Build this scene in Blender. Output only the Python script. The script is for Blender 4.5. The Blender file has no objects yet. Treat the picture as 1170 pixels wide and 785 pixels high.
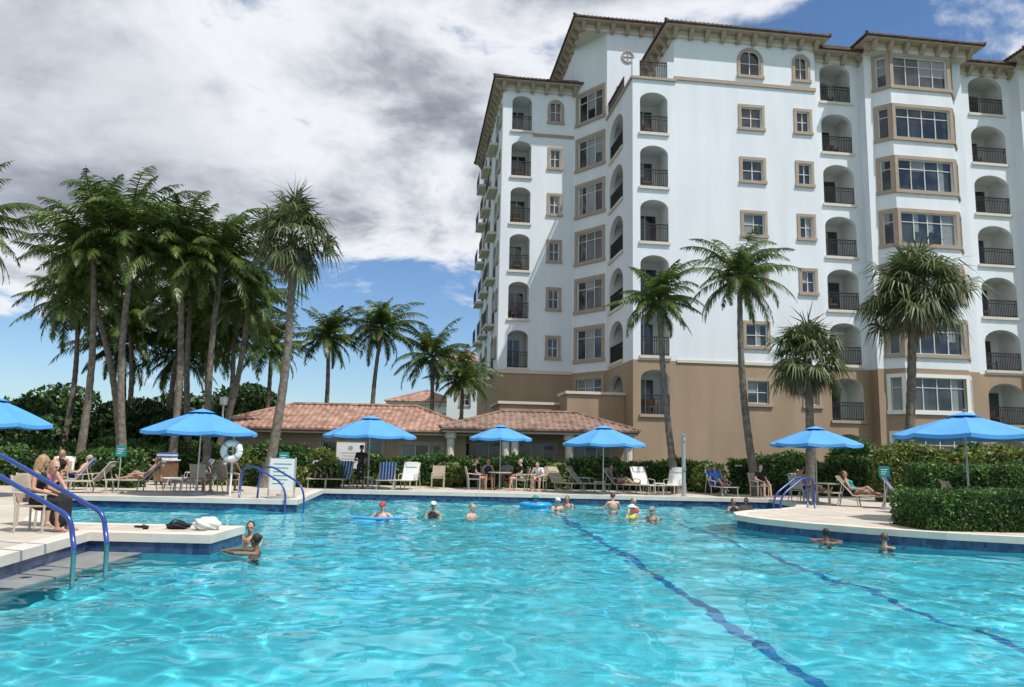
import bpy, bmesh, math, random
import numpy as np
from mathutils import Vector, Matrix
from mathutils.geometry import tessellate_polygon
R=random.Random(7); NR=np.random.RandomState(5)
sc=bpy.context.scene
COL=sc.collection
# ---------------------------------------------------------------- materials
def nt_new(name):
    m=bpy.data.materials.new(name); m.use_nodes=True
    return m,m.node_tree.nodes,m.node_tree.links
def mat(name,c,rough=.7,var=.0,vscale=3.,bump=0.,bscale=20.,metal=0.,c2=None,island=0.,spec=.5,trans=0.,detail=5,stretch=None):
    m,N,L=nt_new(name); b=N['Principled BSDF']
    b.inputs['Roughness'].default_value=rough; b.inputs['Metallic'].default_value=metal
    b.inputs['Specular IOR Level'].default_value=spec
    b.inputs['Base Color'].default_value=(*c,1)
    tc=N.new('ShaderNodeTexCoord')
    if var>0 or c2:
        n=N.new('ShaderNodeTexNoise'); n.inputs['Scale'].default_value=vscale; n.inputs['Detail'].default_value=detail
        if stretch:
            mp=N.new('ShaderNodeMapping'); mp.inputs['Scale'].default_value=stretch; L.new(tc.outputs['Object'],mp.inputs[0]); L.new(mp.outputs[0],n.inputs['Vector'])
        else: L.new(tc.outputs['Object'],n.inputs['Vector'])
        r=N.new('ShaderNodeValToRGB'); r.color_ramp.elements[0].position=.3; r.color_ramp.elements[1].position=.72
        a=tuple(max(0,x*(1-var)) for x in c); d=c2 if c2 else tuple(x*(1+var) for x in c)
        r.color_ramp.elements[0].color=(*a,1); r.color_ramp.elements[1].color=(*d,1)
        L.new(n.outputs['Fac'],r.inputs['Fac'])
        out=r.outputs['Color']
        if island>0:
            g=N.new('ShaderNodeNewGeometry'); h=N.new('ShaderNodeHueSaturation')
            mr=N.new('ShaderNodeMapRange'); mr.inputs['To Min'].default_value=1-island; mr.inputs['To Max'].default_value=1+island
            L.new(g.outputs['Random Per Island'],mr.inputs['Value']); L.new(mr.outputs['Result'],h.inputs['Value'])
            L.new(out,h.inputs['Color']); out=h.outputs['Color']
        L.new(out,b.inputs['Base Color'])
        if trans>0:
            t=N.new('ShaderNodeBsdfTranslucent'); L.new(out,t.inputs['Color'])
            mx=N.new('ShaderNodeMixShader'); mx.inputs[0].default_value=trans
            L.new(b.outputs[0],mx.inputs[1]); L.new(t.outputs[0],mx.inputs[2])
            L.new(mx.outputs[0],N['Material Output'].inputs['Surface'])
    if bump>0:
        n2=N.new('ShaderNodeTexNoise'); n2.inputs['Scale'].default_value=bscale; n2.inputs['Detail'].default_value=6
        L.new(tc.outputs['Object'],n2.inputs['Vector'])
        bp=N.new('ShaderNodeBump'); bp.inputs['Strength'].default_value=bump; bp.inputs['Distance'].default_value=.03
        L.new(n2.outputs['Fac'],bp.inputs['Height']); L.new(bp.outputs['Normal'],b.inputs['Normal'])
    return m
M={}
M['white']=mat('stucco_white',(.72,.765,.81),.85,.07,.9,.25,60,stretch=(1,1,.16),detail=8)
M['tan']=mat('stucco_tan',(.35,.255,.175),.85,.12,.9,.25,60,stretch=(1,1,.25),detail=8)
M['trim']=mat('stone_trim',(.38,.30,.23),.8,.08,1.5,.2,40)
M['cream']=mat('cream_trim',(.62,.58,.50),.8,.06,1.,.1,40)
M['balwall']=mat('balcony_wall',(.68,.69,.68),.85,.05,1.)
M['frame']=mat('window_frame',(.62,.62,.60),.5,.04,2.)
M['iron']=mat('iron_rail',(.018,.015,.014),.5,.2,5.)
M['soffit']=mat('soffit',(.46,.38,.30),.8,.08,2.)
M['tile']=mat('roof_tile',(.27,.13,.085),.85,.35,2.2,.4,30,c2=(.46,.29,.22),detail=8)
M['tile2']=mat('roof_tile_brown',(.20,.12,.09),.85,.35,2.2,.4,30,c2=(.33,.22,.17),detail=8)
M['tile3']=mat('roof_tile_dark',(.09,.055,.045),.85,.35,2.2,.4,30,c2=(.18,.12,.10),detail=8)
M['blind']=mat('window_blind',(.24,.26,.27),.15,.15,2.)
def glassmat():
    m,N,L=nt_new('window_glass'); b=N['Principled BSDF']
    tc=N.new('ShaderNodeTexCoord'); n=N.new('ShaderNodeTexNoise'); n.inputs['Scale'].default_value=.9
    L.new(tc.outputs['Object'],n.inputs['Vector'])
    r=N.new('ShaderNodeValToRGB'); r.color_ramp.elements[0].color=(.012,.016,.022,1); r.color_ramp.elements[1].color=(.06,.07,.08,1)
    r.color_ramp.elements[0].position=.4; r.color_ramp.elements[1].position=.65
    L.new(n.outputs['Fac'],r.inputs['Fac']); L.new(r.outputs['Color'],b.inputs['Base Color'])
    b.inputs['Roughness'].default_value=.06; b.inputs['Specular IOR Level'].default_value=.7
    return m
M['glass']=glassmat()
M['leaf']=mat('hedge_leaf',(.038,.10,.020),.5,.45,1.2,c2=(.10,.21,.035),island=.5,trans=.25)
M['leaf2']=mat('bush_leaf',(.030,.075,.020),.55,.45,.8,c2=(.08,.155,.035),island=.5,trans=.25)
M['leaf3']=mat('croton_leaf',(.11,.19,.035),.5,.4,2.,c2=(.22,.27,.055),island=.5,trans=.25)
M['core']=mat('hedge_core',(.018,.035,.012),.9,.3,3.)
M['palm']=mat('palm_leaf',(.050,.11,.022),.38,.4,1.2,c2=(.15,.22,.05),island=.55,trans=.33)
M['fan']=mat('fan_leaf',(.075,.115,.040),.5,.4,1.2,c2=(.17,.21,.08),island=.5,trans=.28)
M['dead']=mat('dead_frond',(.20,.15,.09),.8,.35,3.,c2=(.30,.24,.15),island=.4)
M['trunk']=mat('palm_trunk',(.13,.105,.08),.9,.3,6.,.8,14,c2=(.23,.20,.16))
M['deck']=mat('deck_stone',(.56,.50,.42),.8,.12,1.4,.15,50)
M['coping']=mat('coping_stone',(.64,.58,.50),.75,.10,2.,.2,50)
M['wet']=mat('wet_step',(.25,.26,.25),.35,.2,3.,.2,30)
M['grass']=mat('grass_ground',(.05,.09,.025),.9,.3,.6,.3,10)
M['blue']=mat('canvas_blue',(.085,.32,.66),.75,.06,2.,.15,60)
M['navy']=mat('rail_blue',(.02,.06,.26),.25,.05,4.)
M['steel']=mat('steel_tube',(.45,.47,.48),.3,.05,4.,metal=.8)
M['pole']=mat('pole_cream',(.55,.52,.46),.5,.05,4.)
M['grey']=mat('grey_post',(.36,.37,.37),.5,.1,4.)
M['wht']=mat('white_paint',(.78,.78,.76),.5,.03,4.)
M['bronze']=mat('chair_frame',(.45,.40,.33),.5,.1,5.)
M['strap']=mat('chair_sling_tan',(.42,.34,.25),.8,.1,9.)
M['teal']=mat('sign_teal',(.01,.22,.22),.5,.05,4.)
M['wood']=mat('wood_brown',(.20,.11,.06),.6,.3,5.)
M['black']=mat('black_fabric',(.012,.012,.014),.85,.2,9.)
M['towel']=mat('towel_white',(.72,.72,.70),.9,.08,9.,.5,80)
M['towelb']=mat('towel_blue',(.05,.14,.42),.9,.1,9.,.5,80)
M['ring']=mat('swim_ring_blue',(.02,.30,.62),.35,.1,5.)
M['flower']=mat('flower_petals',(.65,.10,.16),.6,.2,5.,island=.4)
def stripes():
    m,N,L=nt_new('sling_stripe'); b=N['Principled BSDF']; b.inputs['Roughness'].default_value=.8
    tc=N.new('ShaderNodeTexCoord'); w=N.new('ShaderNodeTexWave'); w.inputs['Scale'].default_value=2.6; w.bands_direction='X'
    L.new(tc.outputs['Object'],w.inputs['Vector'])
    r=N.new('ShaderNodeValToRGB'); r.color_ramp.interpolation='CONSTANT'
    r.color_ramp.elements[0].color=(.035,.10,.36,1); r.color_ramp.elements[1].color=(.68,.70,.72,1); r.color_ramp.elements[1].position=.6
    L.new(w.outputs['Fac'],r.inputs['Fac']); L.new(r.outputs['Color'],b.inputs['Base Color']); return m
M['stripe']=stripes()
def tiles():
    m,N,L=nt_new('pool_band_tile'); b=N['Principled BSDF']; b.inputs['Roughness'].default_value=.2
    tc=N.new('ShaderNodeTexCoord'); v=N.new('ShaderNodeTexVoronoi'); v.inputs['Scale'].default_value=9; v.distance='CHEBYCHEV'; v.inputs['Randomness'].default_value=.1
    L.new(tc.outputs['Object'],v.inputs['Vector'])
    r=N.new('ShaderNodeMixRGB'); r.inputs['Color1'].default_value=(.012,.03,.09,1); r.inputs['Color2'].default_value=(.05,.095,.19,1)
    sp=N.new('ShaderNodeSeparateColor'); L.new(v.outputs['Color'],sp.inputs[0]); L.new(sp.outputs[0],r.inputs['Fac'])
    L.new(r.outputs[0],b.inputs['Base Color']); return m
M['band']=tiles()
M['pfloor']=mat('pool_plaster',(.095,.53,.61),.8,.07,.5)
M['pline']=mat('lane_tile',(.015,.16,.36),.5,.1,5.)
def watermat():
    m,N,L=nt_new('pool_water'); N.remove(N['Principled BSDF'])
    g=N.new('ShaderNodeBsdfGlass'); g.inputs['IOR'].default_value=1.333; g.inputs['Roughness'].default_value=0.0
    g.inputs['Color'].default_value=(.84,.98,1.0,1)
    L.new(g.outputs[0],N['Material Output'].inputs['Surface']); return m
M['water']=watermat()
# ---------------------------------------------------------------- mesh builder
class MB:
    def __init__(s): s.v=[];s.f=[];s.m=[];s.mats=[]
    def mi(s,k):
        if k not in s.mats: s.mats.append(k)
        return s.mats.index(k)
    def face(s,pts,k):
        i=len(s.v); s.v+= [tuple(p) for p in pts]; s.f.append(tuple(range(i,i+len(pts)))); s.m.append(s.mi(k))
    def hexa(s,p,k):
        i=len(s.v); s.v+=[tuple(q) for q in p]; mi=s.mi(k)
        for f in ((0,3,2,1),(4,5,6,7),(0,1,5,4),(1,2,6,5),(2,3,7,6),(3,0,4,7)):
            s.f.append(tuple(i+j for j in f)); s.m.append(mi)
    def box(s,x0,x1,y0,y1,z0,z1,k):
        s.hexa([(x0,y0,z0),(x1,y0,z0),(x1,y1,z0),(x0,y1,z0),(x0,y0,z1),(x1,y0,z1),(x1,y1,z1),(x0,y1,z1)],k)
    def tube(s,pts,r,k,n=8,cap=True):
        pts=[Vector(p) for p in pts]; rs=r if isinstance(r,(list,tuple)) else [r]*len(pts)
        mi=s.mi(k); base=len(s.v); up=Vector((0,0,1)); prev=None
        for j,p in enumerate(pts):
            d=(pts[min(j+1,len(pts)-1)]-pts[max(j-1,0)]).normalized()
            if prev is None:
                a=d.cross(up) if abs(d.z)<.9 else d.cross(Vector((1,0,0)))
            else: a=prev-d*prev.dot(d)
            a.normalize(); prev=a; b=d.cross(a)
            for t in range(n):
                an=2*math.pi*t/n; s.v.append(tuple(p+(a*math.cos(an)+b*math.sin(an))*rs[j]))
        for j in range(len(pts)-1):
            for t in range(n):
                s.f.append((base+j*n+t,base+j*n+(t+1)%n,base+(j+1)*n+(t+1)%n,base+(j+1)*n+t)); s.m.append(mi)
        if cap:
            s.f.append(tuple(base+t for t in range(n))); s.m.append(mi)
            o=base+(len(pts)-1)*n; s.f.append(tuple(o+n-1-t for t in range(n))); s.m.append(mi)
    def mesh(s,name,smooth=False):
        me=bpy.data.meshes.new(name); me.from_pydata(s.v,[],s.f)
        for k in s.mats: me.materials.append(M[k] if isinstance(k,str) else k)
        me.polygons.foreach_set('material_index',s.m)
        if smooth: me.polygons.foreach_set('use_smooth',[True]*len(s.f))
        me.update(); return me
    def obj(s,name,parent=None,smooth=False,loc=(0,0,0),rz=0):
        return place(s.mesh(name,smooth),name,loc,rz,parent)
def place(me,name,loc=(0,0,0),rz=0,parent=None,sc_=1):
    o=bpy.data.objects.new(name,me); COL.objects.link(o); o.location=loc; o.rotation_euler=(0,0,rz)
    o.scale=(sc_,)*3
    if parent: o.parent=parent
    return o
def empty(name,loc=(0,0,0),rz=0,s=1):
    return place(None,name,loc,rz,None,s)
# ---------------------------------------------------------------- building
class Fr:
    def __init__(s,p0,p1):
        s.o=Vector((p0[0],p0[1])); d=Vector((p1[0]-p0[0],p1[1]-p0[1])); s.L=d.length; s.a=d.normalized(); s.n=Vector((s.a.y,-s.a.x))
    def P(s,a,n,z): q=s.o+s.a*a+s.n*n; return (q.x,q.y,z)
    def box(s,mb,a0,a1,n0,n1,z0,z1,k):
        P=s.P; mb.hexa([P(a0,n1,z0),P(a1,n1,z0),P(a1,n0,z0),P(a0,n0,z0),P(a0,n1,z1),P(a1,n1,z1),P(a1,n0,z1),P(a0,n0,z1)],k)
    def q(s,mb,a0,a1,z0,z1,n,k):
        P=s.P; mb.face([P(a0,n,z0),P(a1,n,z0),P(a1,n,z1),P(a0,n,z1)],k)
ZS=6.6
def rail(mb,fr,a0,a1,z,n=-.08,h=1.02):
    fr.box(mb,a0,a1,n-.03,n+.03,z+h-.05,z+h,'iron'); fr.box(mb,a0,a1,n-.02,n+.02,z+.07,z+.11,'iron'); fr.box(mb,a0,a1,n-.02,n+.02,z+h-.22,z+h-.19,'iron')
    k=max(2,int((a1-a0)/.105))
    for i in range(k+1):
        a=a0+.014+(a1-a0-.028)*i/k; fr.box(mb,a-.014,a+.014,n-.012,n+.012,z+.02,z+h-.05,'iron')
def wall(mb,fr,z0,z1,ops,zs=ZS):
    L=fr.L; A=sorted(set([0,L]+[round(x,4) for o in ops for x in (o[0],o[1])]))
    Z=sorted(set([z0,z1]+([zs] if z0<zs<z1 else [])+[round(x,4) for o in ops for x in (o[2],o[3]) if z0<x<z1]))
    for i in range(len(A)-1):
        for j in range(len(Z)-1):
            ca=(A[i]+A[i+1])/2; cz=(Z[j]+Z[j+1])/2
            if any(o[0]<ca<o[1] and o[2]<cz<o[3] for o in ops): continue
            fr.q(mb,A[i],A[i+1],Z[j],Z[j+1],0,'tan' if cz<zs else 'white')
    for o in ops:
        a0,a1,b,t,kind=o[:5]; opt=o[5] if len(o)>5 else {}
        wk='tan' if (b+t)/2<zs else 'white'
        d=opt.get('d',.16 if kind=='win' else 1.7); ik=wk if kind=='win' else ('balwall')
        P=fr.P
        mb.face([P(a0,0,b),P(a0,-d,b),P(a0,-d,t),P(a0,0,t)],ik); mb.face([P(a1,0,b),P(a1,0,t),P(a1,-d,t),P(a1,-d,b)],ik)
        mb.face([P(a0,0,b),P(a1,0,b),P(a1,-d,b),P(a0,-d,b)],ik); mb.face([P(a0,0,t),P(a0,-d,t),P(a1,-d,t),P(a1,0,t)],ik)
        if opt.get('arch'):
            w=(a1-a0)/2; rh=min(w,opt.get('rise',w)); cz=t-rh; ca=(a0+a1)/2; K=14; zt=t
            td=.28 if kind=='bal' else .1
            for i in range(K):
                x0=ca-w*math.cos(math.pi*i/K); x1=ca-w*math.cos(math.pi*(i+1)/K)
                y0=cz+rh*math.sin(math.pi*i/K); y1=cz+rh*math.sin(math.pi*(i+1)/K)
                mb.face([P(x0,0,y0),P(x1,0,y1),P(x1,0,zt),P(x0,0,zt)],wk)
                mb.face([P(x0,0,y0),P(x0,-td,y0),P(x1,-td,y1),P(x1,0,y1)],ik)
                mb.face([P(x0,-td,y0),P(x1,-td,y1),P(x1,-td,zt),P(x0,-td,zt)],ik)
                if opt.get('sur'):
                    s_=.17; r1=1+s_/w
                    q=[P(ca+(x0-ca)*r1,.05,cz+(y0-cz)*r1),P(ca+(x1-ca)*r1,.05,cz+(y1-cz)*r1)]
                    mb.face([P(x0,.05,y0),P(x1,.05,y1),q[1],q[0]],'trim')
                    q0=[P(ca+(x0-ca)*r1,0,cz+(y0-cz)*r1),P(ca+(x1-ca)*r1,0,cz+(y1-cz)*r1)]
                    mb.face([q[0],q[1],q0[1],q0[0]],'trim')
        if kind=='win':
            fr.q(mb,a0,a1,b,t,-d+.02,'glass')
            f=.05; n0,n1=-d+.02,-d+.07
            fr.box(mb,a0,a1,n0,n1,b,b+f,'frame'); fr.box(mb,a0,a1,n0,n1,t-f,t,'frame')
            c=opt.get('cols',2)
            for i in range(c+1):
                a=a0+(a1-a0)*i/c; x0=max(a0,a-f/2); x1=min(a1,a+f/2)
                if i==0:x1=a0+f
                if i==c:x0=a1-f
                fr.box(mb,x0,x1,n0,n1-.004,b+f,t-f,'frame')
            for i in range(c):
                if R.random()<.38 and not opt.get('arch'):
                    hh=R.choice((.35,.6,1,1)); x0=a0+(a1-a0)*i/c+f; x1=a0+(a1-a0)*(i+1)/c-f
                    if R.random()<.4: x1=x0+(x1-x0)*R.uniform(.25,.6)
                    fr.q(mb,x0,x1,t-f-(t-b-2*f)*hh,t-f,-d+.026,'blind')
            hz=opt.get('tr',.5); zm=b+(t-b)*hz; fr.box(mb,a0+f,a1-f,n0,n1-.008,zm-.02,zm+.02,'frame')
            s=opt.get('s',.17); top=t
            tk=opt.get('tk','trim')
            if opt.get('arch'): top=t-min((a1-a0)/2,opt.get('rise',9))
            fr.box(mb,a0-s,a0-.002,-.02,.05,b,top,tk); fr.box(mb,a1+.002,a1+s,-.02,.05,b,top,tk)
            if not opt.get('arch'): fr.box(mb,a0-s,a1+s,-.02,.053,top+.002,top+s,tk)
            fr.box(mb,a0-s-.04,a1+s+.04,-.02,.10,b-s,b-.002,tk)
        else:
            fr.q(mb,a0,a1,b,t,-d+.01,'balwall')
            da=a0+(a1-a0)*R.choice((.08,.12,.2)); db=a0+(a1-a0)*R.choice((.75,.88))
            fr.box(mb,da-.06,db+.06,-d+.01,-d+.05,b+.02,b+2.0,'frame'); fr.box(mb,da,db,-d+.03,-d+.06,b+.08,b+1.94,'glass')
            if R.random()<.4: fr.q(mb,da+.03,(da+db)/2-.05,b+.1,b+1.9,-d+.064,'blind')
            fr.box(mb,(da+db)/2-.03,(da+db)/2+.03,-d+.05,-d+.075,b+.08,b+1.94,'frame')
            if opt.get('rail',1):
                fr.box(mb,a0-.08,a1+.08,.002,.10,b-.16,b-.004,'cream' if b>zs else 'trim')
                rail(mb,fr,a0+.003,a1-.003,b)
            if R.random()<.7 and d>1 and (a1-a0)>1.2:
                ca=a0+(a1-a0)*R.uniform(.3,.6); mb_=fr
                for q_ in (-.24,.2): 
                    mb_.box(mb,ca+q_,ca+q_+.04,-1.0,-.96,b+.0,b+.85,'iron'); mb_.box(mb,ca+q_,ca+q_+.04,-.55,-.51,b,b+.6,'iron')
                mb_.box(mb,ca-.24,ca+.24,-1.0,-.5,b+.4,b+.45,'wood'); mb_.box(mb,ca-.2,ca+.2,-1.02,-.98,b+.5,b+.88,'wood')
def FZ(n): return .65+3.1*(n-1)
def bal(a0,a1,n,**k):
    k.setdefault('arch',1); k.setdefault('rise',(a1-a0)/2*.62); return (a0,a1,FZ(n),FZ(n)+2.35,'bal',k)
def win(a0,a1,n,lo=.72,hi=1.92,**k): return (a0,a1,FZ(n)+lo,FZ(n)+hi,'win',k)
def roof(mb,u0,u1,v0,v1,z,rise,k='tile',step=.13,ribs=.05,vmax=None):
    half=min(u1-u0,v1-v0)/2
    def side(P,Lg):
        n=max(4,int(Lg/step)); s=[Lg*i/n for i in range(n+1)]
        for i in range(n):
            pts=[]
            for q in (s[i],s[i+1]):
                e=min(half,q,Lg-q)
                pts.append((q,e))
            h=[ribs*(1 if (i+j)%2 else 0) for j in (0,1)]
            (a,ea),(b,eb)=pts
            mb.face([P(a,0,h[0]),P(b,0,h[1]),P(b,eb,h[1]),P(a,ea,h[0])],k)
            mb.face([P(a,0,-.07),P(b,0,-.07),P(b,0,h[1]),P(a,0,h[0])],k)
    sl=rise/half
    side(lambda q,e,h:(u0+q,v0+e,z+e*sl+h),u1-u0)
    side(lambda q,e,h:(u1-q,v1-e,z+e*sl+h),u1-u0)
    side(lambda q,e,h:(u0+e,v1-q,z+e*sl+h),v1-v0)
    side(lambda q,e,h:(u1-e,v0+q,z+e*sl+h),v1-v0)
    c=[(u0,v0),(u1,v0),(u1,v1),(u0,v1)]
    if (u1-u0)>(v1-v0): r=[(u0+half,(v0+v1)/2),(u1-half,(v0+v1)/2)]; link=[(0,0),(3,0),(1,1),(2,1)]
    else: r=[((u0+u1)/2,v0+half),((u0+u1)/2,v1-half)]; link=[(0,0),(1,0),(2,1),(3,1)]
    for a,b in link: mb.tube([(c[a][0],c[a][1],z+.03),(r[b][0],r[b][1],z+rise+.04)],.09,k,6)
    mb.tube([(r[0][0],r[0][1],z+rise+.05),(r[1][0],r[1][1],z+rise+.05)],.1,k,6)
def eave(mb,u0,u1,v0,v1,z,ov=.62,front=True,left=True,right=False,rise=1.4,dz=0):
    z+=dz
    mb.box(u0-ov,u1+ov,v0-ov,v1+ov,z+.42,z+.48,'soffit')
    mb.box(u0-ov-.05,u1+ov+.05,v0-ov-.05,v1+ov+.05,z+.48,z+.53,'tile3')
    roof(mb,u0-ov-.1,u1+ov+.1,v0-ov-.1,v1+ov+.1,z+.605,rise,'tile3')
    mb.box(u0-.12,u1+.12,v0-.12,v1+.12,z-.02,z+.12,'cream'); mb.box(u0-.05,u1+.05,v0-.05,v1+.05,z+.12,z+.42,'cream')
    def corb(fr):
        n=max(2,round(fr.L/.95)); 
        for i in range(n+1):
            a=fr.L*i/n; P=fr.P; w=.12
            prof=[(.05,-.12),(.20,-.12),(.46,.20),(.52,.42),(.05,.42)]
            A=[P(a-w,q[0],z+q[1]-.0) for q in prof]; B=[P(a+w,q[0],z+q[1]) for q in prof]
            mb.face(A,'trim'); mb.face(B[::-1],'trim')
            for j in range(len(prof)):
                j2=(j+1)%len(prof); mb.face([A[j],B[j],B[j2],A[j2]],'trim')
    if front: corb(Fr((u0,v0),(u1,v0)))
    if left: corb(Fr((u0,v1),(u0,v0)))
    if right: corb(Fr((u1,v0),(u1,v1)))
hotel=empty('apartment_building',(6.9,43.5,.18),math.radians(7.4),1.08)
mb=MB()
ZT=25.1; ZTT=28.55
N38=range(3,9)
ops=[bal(a,a+2.0,n) for n in range(3,9) for a in (1.4,5.2,9.6)]+[(12.5,13.1,FZ(n)+.8,FZ(n)+1.9,'win',{'cols':1}) for n in range(3,9)]
wall(mb,Fr((-6.3,22),(-6.3,8)),0,ZT,ops)
for n in range(3,9):
    f=Fr((-6.3,22),(-6.3,8))
    for a in (1.4,5.2,9.6):
        f.box(mb,a-.15,a+2.15,.101,.6,FZ(n)-.18,FZ(n)-.01,'cream'); f.box(mb,a-.1,a+2.1,.56,.59,FZ(n)+.9,FZ(n)+.95,'iron')
        for i in range(19): q=a-.09+2.17*i/18; f.box(mb,q-.014,q+.014,.564,.588,FZ(n),FZ(n)+.9,'iron')
f=Fr((-6.3,8),(-1.6,8))
ops=[bal(.6,1.9,n) for n in N38]+[win(3.15,3.8,n) for n in range(3,8)]+[win(3.1,3.85,8,.75,2.1,arch=1,sur=1)]
wall(mb,f,0,ZT,ops)
f.box(mb,0,f.L,.002,.07,ZS-.1,ZS+.12,'cream'); f.box(mb,1.98,f.L,.002,.06,22.0,22.2,'trim')
f=Fr((-1.6,8),(0,5.65))
wall(mb,f,0,ZTT,[win(.4,2.5,n,.55,2.4,cols=3,tr=.72,s=.22) for n in range(2,9)])
f=Fr((0,5.65),(0,0))
wall(mb,f,0,FZ(8),[bal(.7,3.7,n) for n in range(2,8)])
f=Fr((0,0),(2.4,0))
wall(mb,f,0,FZ(8),[bal(.42,2.0,n) for n in range(2,8)])
mb.box(-.1,2.5,-.1,5.6,FZ(8)-.02,FZ(8)+.12,'trim'); mb.face([(0,0,FZ(8)-.03),(2.4,0,FZ(8)-.03),(2.4,5.6,FZ(8)-.03),(0,5.6,FZ(8)-.03)],'white')
rail(mb,Fr((0,5.6),(0,0)),0,3.6,FZ(8)+.1); rail(mb,Fr((0,0),(2.4,0)),.4,2.0,FZ(8)+.1)
fr=Fr((0,0),(2.4,0)); fr.box(mb,0,.4,-.25,0,FZ(8)+.12,FZ(8)+1.15,'white'); fr.box(mb,2.0,2.4,-.25,0,FZ(8)+.12,FZ(8)+1.15,'white')
wall(mb,Fr((0,5.65),(6,5.65)),FZ(8),ZTT,[(.8,1.8,FZ(8)+.13,FZ(8)+2.2,'win',{'cols':2})])
wall(mb,Fr((2.4,5.65),(2.4,0)),FZ(8),ZT,[(1.2,2.2,FZ(8)+.13,FZ(8)+2.2,'win',{'cols':1})])
wall(mb,Fr((-1.6,14),(-1.6,8)),24,ZTT,[])
f=Fr((2.4,0),(10.8,0))
ops=[win(3.9,5.1,n) for n in range(2,8)]+[win(7.2,7.95,n) for n in range(2,8)]+[win(3.9,5.1,8,.75,2.25,arch=1,sur=1,rise=.6),win(7.2,7.95,8,.75,2.15,arch=1,sur=1,rise=.37)]
wall(mb,f,0,ZT,ops)
f.box(mb,0,f.L,.002,.08,FZ(8)+.1,FZ(8)+.3,'trim'); f.box(mb,0,f.L,.002,.06,ZS-.08,ZS+.08,'cream')
wall(mb,Fr((10.8,0),(10.8,.8)),0,ZT,[])
f=Fr((10.8,.8),(14,.8)); wall(mb,f,0,ZT,[bal(.75,2.65,n) for n in range(1,9)])
wall(mb,Fr((14,.8),(14,0)),0,ZT,[])
def baysec(u):
    wall(mb,Fr((u,0),(u+.5,0)),0,ZT,[])
    def o(n,c): return dict(cols=c,tr=.7,s=.2,tk='wht' if n<=2 else 'trim')
    wall(mb,Fr((u+.5,0),(u+1.15,-.7)),0,ZT,[win(.2,.76,n,.55,2.35,**o(n,1)) for n in range(1,9)])
    wall(mb,Fr((u+1.15,-.7),(u+4.9,-.7)),0,ZT,[win(.2,3.55,n,.55,2.35,**o(n,4)) for n in range(1,9)])
    wall(mb,Fr((u+4.9,-.7),(u+5.55,0)),0,ZT,[win(.2,.76,n,.55,2.35,**o(n,1)) for n in range(1,9)])
    wall(mb,Fr((u+5.55,0),(u+6,0)),0,ZT,[])
baysec(13.85)
wall(mb,Fr((19.85,0),(20,0)),0,ZT,[]); 
wall(mb,Fr((20,0),(20,.7)),0,ZT,[])
f=Fr((20,.7),(23.8,.7)); wall(mb,f,0,ZT,[bal(1.0,3.25,n) for n in range(1,9)])
wall(mb,Fr((23.8,.7),(23.8,0)),0,ZT,[])
baysec(23.8)
wall(mb,Fr((29.8,0),(29.8,22)),0,ZT,[]); wall(mb,Fr((29.8,22),(-6.3,22)),0,ZT,[])
eave(mb,2.4,10.8,0,14,ZT-.1); eave(mb,10.85,14,.8,14,ZT-.35,left=False,dz=0)
eave(mb,14,20,-.6,14,ZT-.1,dz=.013); eave(mb,20.1,23.7,.7,14,ZT-.35,left=False,dz=.017); eave(mb,23.8,29.8,-.6,14,ZT-.1,dz=.021)
eave(mb,-6.3,-1.6,8,22,ZT-.1,dz=.03); eave(mb,-1.6,6,5.65,14,ZTT-.25,dz=.0)
cu,cz,v=1.35,26.75,5.65
for i in range(24):
    a0,a1=2*math.pi*i/24,2*math.pi*(i+1)/24
    r0,r1=.32,.42
    mb.face([(cu+r0*math.cos(a0),v-.06,cz+r0*math.sin(a0)),(cu+r1*math.cos(a0),v-.06,cz+r1*math.sin(a0)),(cu+r1*math.cos(a1),v-.06,cz+r1*math.sin(a1)),(cu+r0*math.cos(a1),v-.06,cz+r0*math.sin(a1))],'trim')
    mb.face([(cu+r1*math.cos(a0),v-.06,cz+r1*math.sin(a0)),(cu+r1*math.cos(a0),v,cz+r1*math.sin(a0)),(cu+r1*math.cos(a1),v,cz+r1*math.sin(a1)),(cu+r1*math.cos(a1),v-.06,cz+r1*math.sin(a1))],'trim')
mb.box(cu-.02,cu+.02,v-.05,v,cz-.3,cz+.3,'trim'); mb.box(cu-.3,cu+.3,v-.045,v,cz-.02,cz+.02,'trim')
mb.box(-6.6,-.25,3.6,7.9,0,4.3,'tan'); mb.box(-6.7,-.2,3.5,7.9,4.3,4.45,'cream')
mb.box(-3.2,-.02,1.5,3.6,0,4.8,'tan'); mb.box(-3.3,0.0,1.4,3.7,4.8,4.95,'cream'); 
mb.obj('walls_and_openings',hotel)
# restaurant
rest=empty('poolside_restaurant'); mb=MB()
f=Fr((-14.6,38.9),(-2.2,38.9)); 
wall(mb,f,.3,2.78,[(5.2,6.0,.8,2.3,'win',{'cols':1}),(6.3,7.1,.8,2.3,'win',{'cols':1}),(7.4,8.2,.8,2.3,'win',{'cols':1}),(9.2,11.2,.8,2.2,'win',{'cols':3})],zs=99)
wall(mb,Fr((-14.6,44.6),(-14.6,38.9)),.3,2.78,[(2,3.4,.9,2.2,'win',{'cols':2})],zs=99)
mb.box(-15.3,-1.5,38.2,45.3,2.66,2.74,'soffit'); mb.box(-15.34,-1.46,38.16,45.34,2.74,2.8,'wood')
roof(mb,-15.4,-1.4,38.1,45.4,2.88,1.35,'tile',.15,.06)
mb.box(-3.3,6.2,37.6,43.2,2.82,2.9,'soffit'); mb.box(-3.34,6.24,37.56,43.24,2.9,2.96,'wood')
roof(mb,-3.4,6.3,37.5,43.3,3.04,.95,'tile2',.15,.06)
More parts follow.
